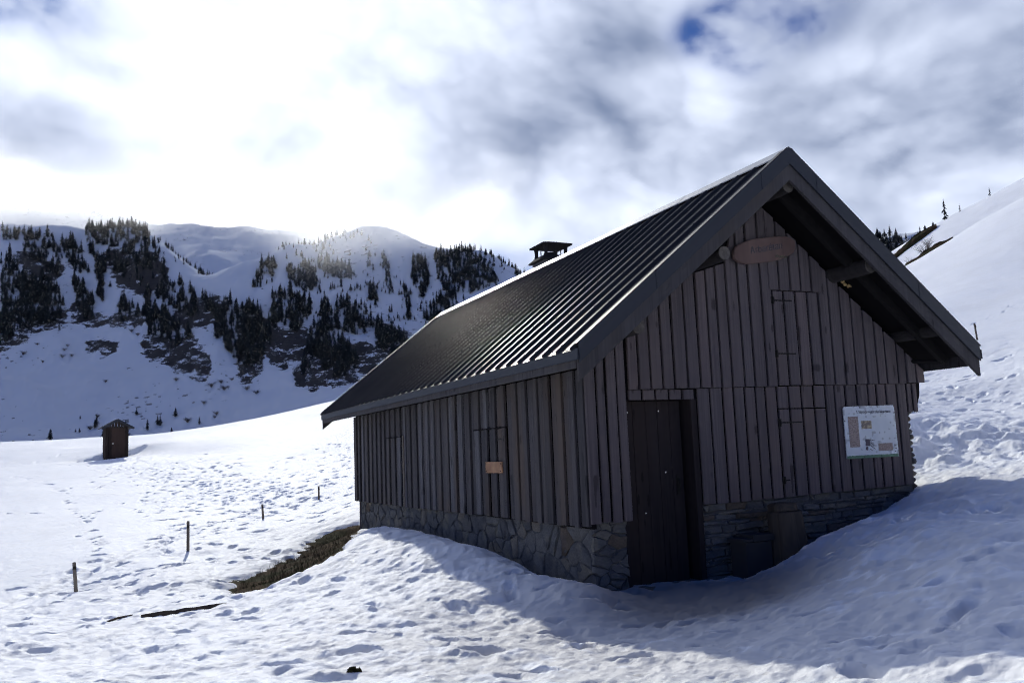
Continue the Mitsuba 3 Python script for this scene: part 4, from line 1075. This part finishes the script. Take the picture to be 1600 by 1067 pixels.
add('collar', slab(CX, CY, .335, 4.44, 4.46, 4.55, .24), 'soot', ch)
add('cap', slab(CX, CY, .31, 4.74, 4.77, 4.85, .05), 'soot', ch)
for sx in (-1, 1):
    for sy in (-1, 1):
        x, y = CX + sx * .21, CY + sy * .21
        add('baluster', tube([(x, y, 4.46), (x, y, 4.55), (x, y, 4.6), (x, y, 4.66), (x, y, 4.745)], [.05, .048, .034, .036, .052], 8), 'soot', ch, smooth=40)
for dx, dy in ((0, .215), (.215, 0), (0, -.215), (-.215, 0)):
    add('rod', tube([(CX + dx, CY + dy, 4.48), (CX + dx, CY + dy, 4.75)], .011, 5), 'soot', ch)
add('flue', tube([(CX, CY, 4.52), (CX, CY, 4.63)], [.13, .11], 10), 'soot', ch)

# ------------------------------------------------------------------ signs
scene['board_white'] = principled(mikit.proc(lambda p, n, uv: mikit.mix((.50, .55, .60), (.64, .68, .72), mikit.fbm(p.x * 6, p.z * 6, 2, octaves=3)) * (1 - 0.35 * mikit.smoothstep(.72, .85, mikit.noise(p.x * 24, p.z * 24, 1)))), 0.5, 0.3)
scene['board_green'] = principled((.10, .20, .13), 0.6, 0.3)


def print_fn(p, n, uv):
    line = mikit.smoothstep(.25, .45, mikit.noise(p.x * 90, dr.floor(p.z * 95), 3)) * dr.select(p.z * 95 - dr.floor(p.z * 95) < .55, mi.Float(1), mi.Float(0))
    return mikit.mix((.36, .29, .26), (.20, .155, .145), line)


scene['print_text'] = principled(mikit.proc(print_fn), 0.6, 0.2)
scene['print_picture'] = principled(mikit.proc(lambda p, n, uv: mikit.mix((.44, .37, .25), (.20, .17, .15), mikit.smoothstep(.4, .65, mikit.fbm(p.x * 30, p.z * 34, 2, octaves=3)))), 0.6, 0.2)
scene['print_dark'] = principled((.085, .075, .10), 0.6, 0.2)
scene['print_ink'] = principled((.06, .06, .075), 0.6, 0.2)
BX0, BX1, BZ0, BZ1 = 3.70, 4.585, .597, 1.262
board = thing('information_board', 'white faded information board with reddish text panels beside the hut corner', 'sign')
yb_ = -.045
outline = Polygon([(BX0, BZ0), (BX1 + .01, BZ0), (BX1, BZ1 - .02), (BX1 - .02, BZ1 + .005), (BX0 + .02, BZ1 - .004), (BX0, BZ1 - .03)])
pm = trimesh.creation.extrude_polygon(outline, .012, engine='earcut')
pm.vertices = np.stack([pm.vertices[:, 0], pm.vertices[:, 2] + yb_ - .012, pm.vertices[:, 1]], -1)
add('panel', pm, 'board_white', board)
BW, BH = BX1 - BX0, BZ1 - BZ0


def decal(name, u0, u1, v0, v1, mat, t=.003):
    return add(name, boxm(BX0 + u0 * BW, BX0 + u1 * BW, yb_ - .012 - t, yb_ - .011, BZ0 + v0 * BH, BZ0 + v1 * BH), mat, board)


decal('green_band', .0, 1.0, .0, .055, 'board_green')
decal('text_panel', .075, .265, .215, .80, 'print_text')
decal('text_panel', .62, .90, .125, .27, 'print_text')
decal('picture', .325, .52, .56, .715, 'print_picture')
decal('photograph', .375, .46, .23, .36, 'print_dark')
add('photograph', cat([boxm(BX0 + .372 * BW, BX0 + .415 * BW, yb_ - .0152, yb_ - .011, BZ0 + .15 * BH, BZ0 + .215 * BH)]), 'print_dark', board)
lines = [bend_box(l, .003, .006, (BX0 + u * BW, yb_ - .0135, BZ0 + v * BH), [math.cos(a), 0, math.sin(a)], [0, 1, 0], [-math.sin(a), 0, math.cos(a)]) for u, v, l, a in ((.50, .335, .09, -.04), (.50, .27, .08, -.55), (.51, .20, .10, -.6), (.48, .15, .05, -.6))]
add('arrow_lines', cat(lines), 'print_ink', board)


def lettering(name, text, x, z, h, y, mat, parent, ang=0.0, slant=0.0, bold=False):
    m = meshkit.text_mesh(text, h, .003, bold)
    v = m.vertices
    X, Z = v[:, 0] + slant * v[:, 1], v[:, 1]
    c, s = math.cos(ang), math.sin(ang)
    m.vertices = np.stack([x + c * X - s * Z, y - v[:, 2], z + s * X + c * Z], -1)
    return add(name, m, mat, parent)


lettering('title_lettering', "L'alpage Agricole Montana", BX0 + .25 * BW, BZ1 - .092, .034, yb_ - .0125, 'print_ink', board)
for q in range(3):
    add('emblem', boxm(BX0 + (.935 + .015 * (q % 2)) * BW, BX0 + (.96 + .02 * (q % 2)) * BW, yb_ - .0145, yb_ - .011, BZ0 + (.10 + .055 * q) * BH, BZ0 + (.115 + .055 * q) * BH), 'print_ink', board)
add('screw', cat([nail(BX0 + u * BW, BZ0 + v * BH, .060, r=.008) for u, v in ((.32, .97), (.66, .985), (.985, .86), (.33, .03), (.66, .03), (.01, .72))]), 'iron', board)

scene['sign_wood'] = principled(mikit.proc(wood_fn((.095, .062, .057), (.175, .118, .106), (.135, .085, .075), .3)), 0.8, 0.15)
sign = thing('name_sign', 'oval reddish wooden name sign hung under the gable beside a log end', 'sign')
SX, SZ, SA = 2.56, 3.215, .19
t_ = np.linspace(0, 2 * math.pi, 40, endpoint=False)
prof = [(.50 * np.sign(math.cos(a)) * abs(math.cos(a)) ** .72 + .012 * math.sin(5 * a), .150 * np.sign(math.sin(a)) * abs(math.sin(a)) ** .78 + .006 * math.cos(7 * a)) for a in t_]
sp = Polygon(prof)


def sign_piece(poly, y0, y1):
    m = trimesh.creation.extrude_polygon(poly, y1 - y0, engine='earcut')
    c, s = math.cos(SA), math.sin(SA)
    v = m.vertices
    m.vertices = np.stack([SX + c * v[:, 0] - s * v[:, 1], y0 + v[:, 2], SZ + s * v[:, 0] + c * v[:, 1]], -1)
    return m


add('slab', cat([sign_piece(sp.buffer(-.008), -.155, -.148), sign_piece(sp, -.148, -.115)]), 'sign_wood', sign, smooth=30)
lettering('lettering', 'Arbar\u00e9tan', SX - .235, SZ - .065, .082, -.1545, 'print_ink', sign, SA, .15)
scene['sign_green'] = principled((.10, .11, .07), 0.8, 0.1)
add('painted_sprig', cat([bend_box(.03, .003, .012, (SX + .16 + .028 * i, -.1565, SZ - .075 + .012 * math.sin(i * 2.1)), [.8, 0, .6 * (-1) ** i], [0, 1, 0], [-.6 * (-1) ** i, 0, .8]) for i in range(7)]), 'sign_green', sign)
add('hanging_batten', cat([boxm(SX - .02, SX + .02, -.116, -.06, SZ - .05, SZ + .06), boxm(SX - .3, SX - .26, -.116, -.06, SZ - .06, SZ + .03)]), 'wood_1', sign)
scene['plaque_wood'] = principled(mikit.proc(lambda p, n, uv: mikit.mix((.24, .125, .07), (.42, .24, .14), mikit.fbm(p.y * 8, p.z * 10, 2, octaves=3))), 0.7, 0.2)
plaque = thing('wooden_plaque', 'small orange-brown wooden plaque on the side wall shutter', 'sign')
add('tablet', plank(2.23, 2.79, const(.585), const(.735), .085, .025, 'left', .005), 'plaque_wood', plaque)
add('screw', cat([nail(u, z, .088, 'left', .007) for u in (2.26, 2.76) for z in (.61, .71)]), 'iron', plaque)

# ------------------------------------------------------------------ log post and trough at the gable
scene['old_log'] = principled(mikit.proc(wood_fn((.042, .033, .026), (.115, .094, .074), (.092, .065, .046), .5)), 0.9, 0.1)
post = thing('log_post', 'thick weathered log post with a notched top against the stone base', 'post')
gl = np.random.default_rng(5)


def rough_log(p, r, sides, seed):
    m = tube(p, r, sides)
    v = m.vertices
    a = np.arctan2(v[:, 1] - p[0][1], v[:, 0] - p[0][0])
    m.vertices = v + .018 * np.stack([np.cos(a), np.sin(a), 0 * a], -1) * (np.sin(a * 5 + seed) + .6 * np.sin(a * 9 + 2 * seed + v[:, 2] * 3))[:, None]
    return m


add('shaft', rough_log([(2.42, -.36, -.95), (2.41, -.36, -.45), (2.39, -.35, -.1), (2.375, -.35, .035), (2.375, -.35, .045)], [.215, .21, .195, .185, .17], 26, 1), 'old_log', post, smooth=50)
add('cap_block', rough_log([(2.37, -.345, .048), (2.37, -.345, .06), (2.365, -.345, .12), (2.365, -.345, .14)], [.145, .155, .15, .115], 22, 2), 'old_log', post, smooth=50)
scene['trough_wood'] = principled((.055, .052, .052), 0.9, 0.1)
trough = thing('wooden_trough', 'low dark wooden trough against the stone base left of the log post', 'trough')
for k, (x0, x1, y0, y1, z0, z1) in enumerate([(1.80, 2.17, -.33, -.29, -.85, -.28), (1.80, 2.17, -.09, -.05, -.85, -.26), (1.80, 1.84, -.29, -.09, -.85, -.275), (2.13, 2.17, -.29, -.09, -.85, -.275)]):
    add('side_board', boxm(x0, x1, y0, y1, z0, z1), 'trough_wood', trough)
add('rim', cat([boxm(1.90, 2.20, -.35, -.03, -.272, -.20), boxm(1.76, 1.898, -.34, -.04, -.272, -.24)]), 'trough_wood', trough)

# ------------------------------------------------------------------ stakes, log, stick
post_tree = [((-5.28, 6.78), .44, (-.035, .02), 'nearest leaning snow stake at the far left'), ((-3.49, 9.32), .55, (.0, .0), 'second wooden snow stake, upright with dark band'),
             ((-1.36, 14.42), .37, (-.02, .01), 'third wooden stake before the trampled trail'), ((.75, 17.85), .41, (.0, 0), 'farthest wooden stake close to the back corner of the hut'),
             ((19.34, 10.03), .52, (-.05, 0), 'lone wooden stake on the slope right of the roof end')]
for (x, y), h, lean, lb in post_tree:
    k = thing('wooden_stake', lb, 'stake', 'fence stakes standing out of the snow')
    z = ground_z(x, y)
    p = np.array([(x, y, z - .3), (x, y, z), (x + lean[0] * .5, y + lean[1] * .5, z + h * .5), (x + lean[0], y + lean[1], z + h - .012), (x + lean[0] * 1.02, y + lean[1], z + h)])
    add('shaft', tube(p, [.029, .029, .027, .026, .018], 9), 'grey_wood', k, smooth=40)
    q = p[2] * .35 + p[3] * .65
    add('insulator', tube([q - [0, .02, .022], q - [0, .02, -.022]], .024, 7), 'iron', k)
z0_, z1_ = ground_z(-4.45, 2.86), ground_z(-3.54, 2.93)
k = thing('half_buried_pole', 'grey wooden pole half buried in the foreground snow below the turf strip', 'pole')
pp = np.linspace([-4.45, 2.86, z0_ - .004], [-3.50, 2.98, z1_ - .012], 9) + gl.normal(0, .006, (9, 3))
scene[k] = mikit.ply(tube(pp, np.linspace(.040, .024, 9), 9), 'old_log', smooth=40)
k = thing('fallen_stick', 'thin dark stick lying on the snow at the pole end', 'stick')
za, zb = ground_z(-4.79, 2.86), ground_z(-4.55, 3.07)
scene[k] = mikit.ply(tube([(-4.82, 2.84, za + .01), (-4.7, 2.97, (za + zb) / 2 + .014), (-4.55, 3.07, zb + .008)], [.012, .014, .007], 6), 'old_log')
k = thing('earth_clod', 'small dark clod of earth and grass in the sunlit foreground snow', 'clod')
zc = ground_z(-3.17, -2.09)
m = trimesh.creation.icosphere(2)
m.vertices = m.vertices * [.05, .03, .02] + .012 * gl.normal(0, 1, m.vertices.shape) + [-3.17, -2.09, zc + .004]
scene[k] = mikit.ply(m, 'soil')

# ------------------------------------------------------------------ privy
pv = thing('privy', 'small dark wooden privy with pitched roof standing on the snow ridge', 'privy')
PA, PZ = math.radians(8), ground_z(-4.74, 48.2) - .05
Rm = rotz(PA)


def put(m, name, mat, parent=pv):
    m.vertices = m.vertices @ Rm.T + [OUT[0], OUT[1], PZ]
    return add(name, m, mat, parent)


scene['privy_wood'] = principled(mikit.proc(wood_fn((.022, .017, .015), (.055, .041, .034), (.05, .034, .026))), 0.85, 0.1)
scene['privy_door'] = principled(mikit.proc(wood_fn((.035, .022, .018), (.075, .048, .038), (.07, .042, .03))), 0.8, 0.15)
walls = put(boxm(-.60, .60, -.58, .58, -.4, 1.95), 'walls', 'wood_black')
for a, b in courses(-.62, .62, .155, gw):
    m = plank(a, b, const(-.4), (lambda u: 1.98 + .30 * (1 - abs(u) / .62)), .61, .028, 'front')
    put(m, 'board', 'privy_wood', walls)
for sx in (-1, 1):
    for a, b in courses(-.58, .58, .16, gw):
        put(boxm(*sorted((sx * .602, sx * .625)), a, b, -.4, 1.93), 'board', 'privy_wood', walls)
pd = put(boxm(-.30, .42, -.640, -.618, .02, 1.86), 'door', 'privy_door')
put(boxm(-.26, -.22, -.675, -.640, .93, 1.02), 'handle', 'bright_metal', pd)
put(cat([boxm(-.345, -.305, -.648, -.615, 0, 1.90), boxm(.425, .465, -.648, -.615, 0, 1.90), boxm(-.345, .465, -.648, -.615, 1.865, 1.905)]), 'door_frame', 'privy_wood')
for sx in (-1, 1):
    a = math.radians(30)
    m = bend_box(1.04, 1.65, .05, (sx * .44, 0, 2.13), [math.cos(a), 0, -sx * math.sin(a)], [0, 1, 0], [sx * math.sin(a), 0, math.cos(a)])
    put(m, 'roof_slope', 'roof_paint')
    put(bend_box(1.04, .03, .13, (sx * .44, -.84, 2.09), [math.cos(a), 0, -sx * math.sin(a)], [0, 1, 0], [sx * math.sin(a), 0, math.cos(a)]), 'barge_board', 'flashing')

# ------------------------------------------------------------------ the air: thin haze, and cloud resting on the summits
LOW, HIGH, REACH = float(min(mz.min(), gz.min())) - 1.5, float(mz.max()) + 130.0, 1540.0
NX, NZ = 240, 46
cx_ = EYE[0] + np.linspace(-REACH, REACH, NX)
cy_ = EYE[1] + np.linspace(-REACH, REACH, NX)
cz_ = np.linspace(LOW, HIGH, NZ)
Z3, Y3, X3 = np.meshgrid(cz_, cy_, cx_, indexing='ij')
dens = np.full(X3.shape, HAZE)
az3 = np.arctan2(X3 - EYE[0], Y3 - EYE[1]) - FACING
r3 = np.hypot(X3 - EYE[0], Y3 - EYE[1])
sel = (r3 > 385) & (az3 > -1.3) & (az3 < 0.05)
P3 = np.stack([X3[sel], Y3[sel], Z3[sel] * 1.6], -1)
billow = meshkit.fbm(P3 * 0.0062, 4, 81) - 0.5
billow2 = meshkit.fbm(P3 * 0.021, 3, 82) - 0.5
base3 = (0.243 - 0.050 * np.exp(-((az3[sel] + 0.155) / 0.11) ** 2) + 0.016 * np.exp(-((az3[sel] + 0.33) / 0.07) ** 2) + 0.03 * np.clip((az3[sel] + 0.07) / 0.06, 0, 1)) * np.minimum(r3[sel], 1150)                          # the cloud hugs the rising ground
c = np.clip((0.03 - az3[sel] + .25 * billow) / 0.16, 0, 1) * np.clip((Z3[sel] - base3 + 150 * billow + 60 * billow2) / 45, 0, 1) * np.clip((r3[sel] - 395) / 50, 0, 1) * np.clip((base3 + 62 + 130 * billow - Z3[sel]) / 50, 0, 1)
dens[sel] = HAZE + CLOUD * c * c
dens[:, :1, :] = dens[:, -1:, :] = HAZE
scene['air'] = {'type': 'heterogeneous', 'albedo': {'type': 'constvolume', 'value': {'type': 'rgb', 'value': [.97, .975, .985]}},
                'sigma_t': {'type': 'gridvolume', 'grid': mi.VolumeGrid(dens[..., None].astype(np.float32)), 'filter_type': 'trilinear',
                            'to_world': T().translate([EYE[0] - REACH, EYE[1] - REACH, LOW]).scale([2 * REACH, 2 * REACH, HIGH - LOW])}, 'phase': {'type': 'hg', 'g': 0.5}}
scene['haze'] = {'type': 'cube', 'bsdf': {'type': 'null'}, 'interior': {'type': 'ref', 'id': 'air'},
                 'to_world': T().translate([EYE[0], EYE[1], (LOW + HIGH) / 2]).scale([REACH, REACH, (HIGH - LOW) / 2])}
labels['haze'] = {'kind': 'stuff', 'label': 'thin bluish haze with cloud resting on the mountain tops'}
scene['camera']['medium'] = {'type': 'ref', 'id': 'air'}
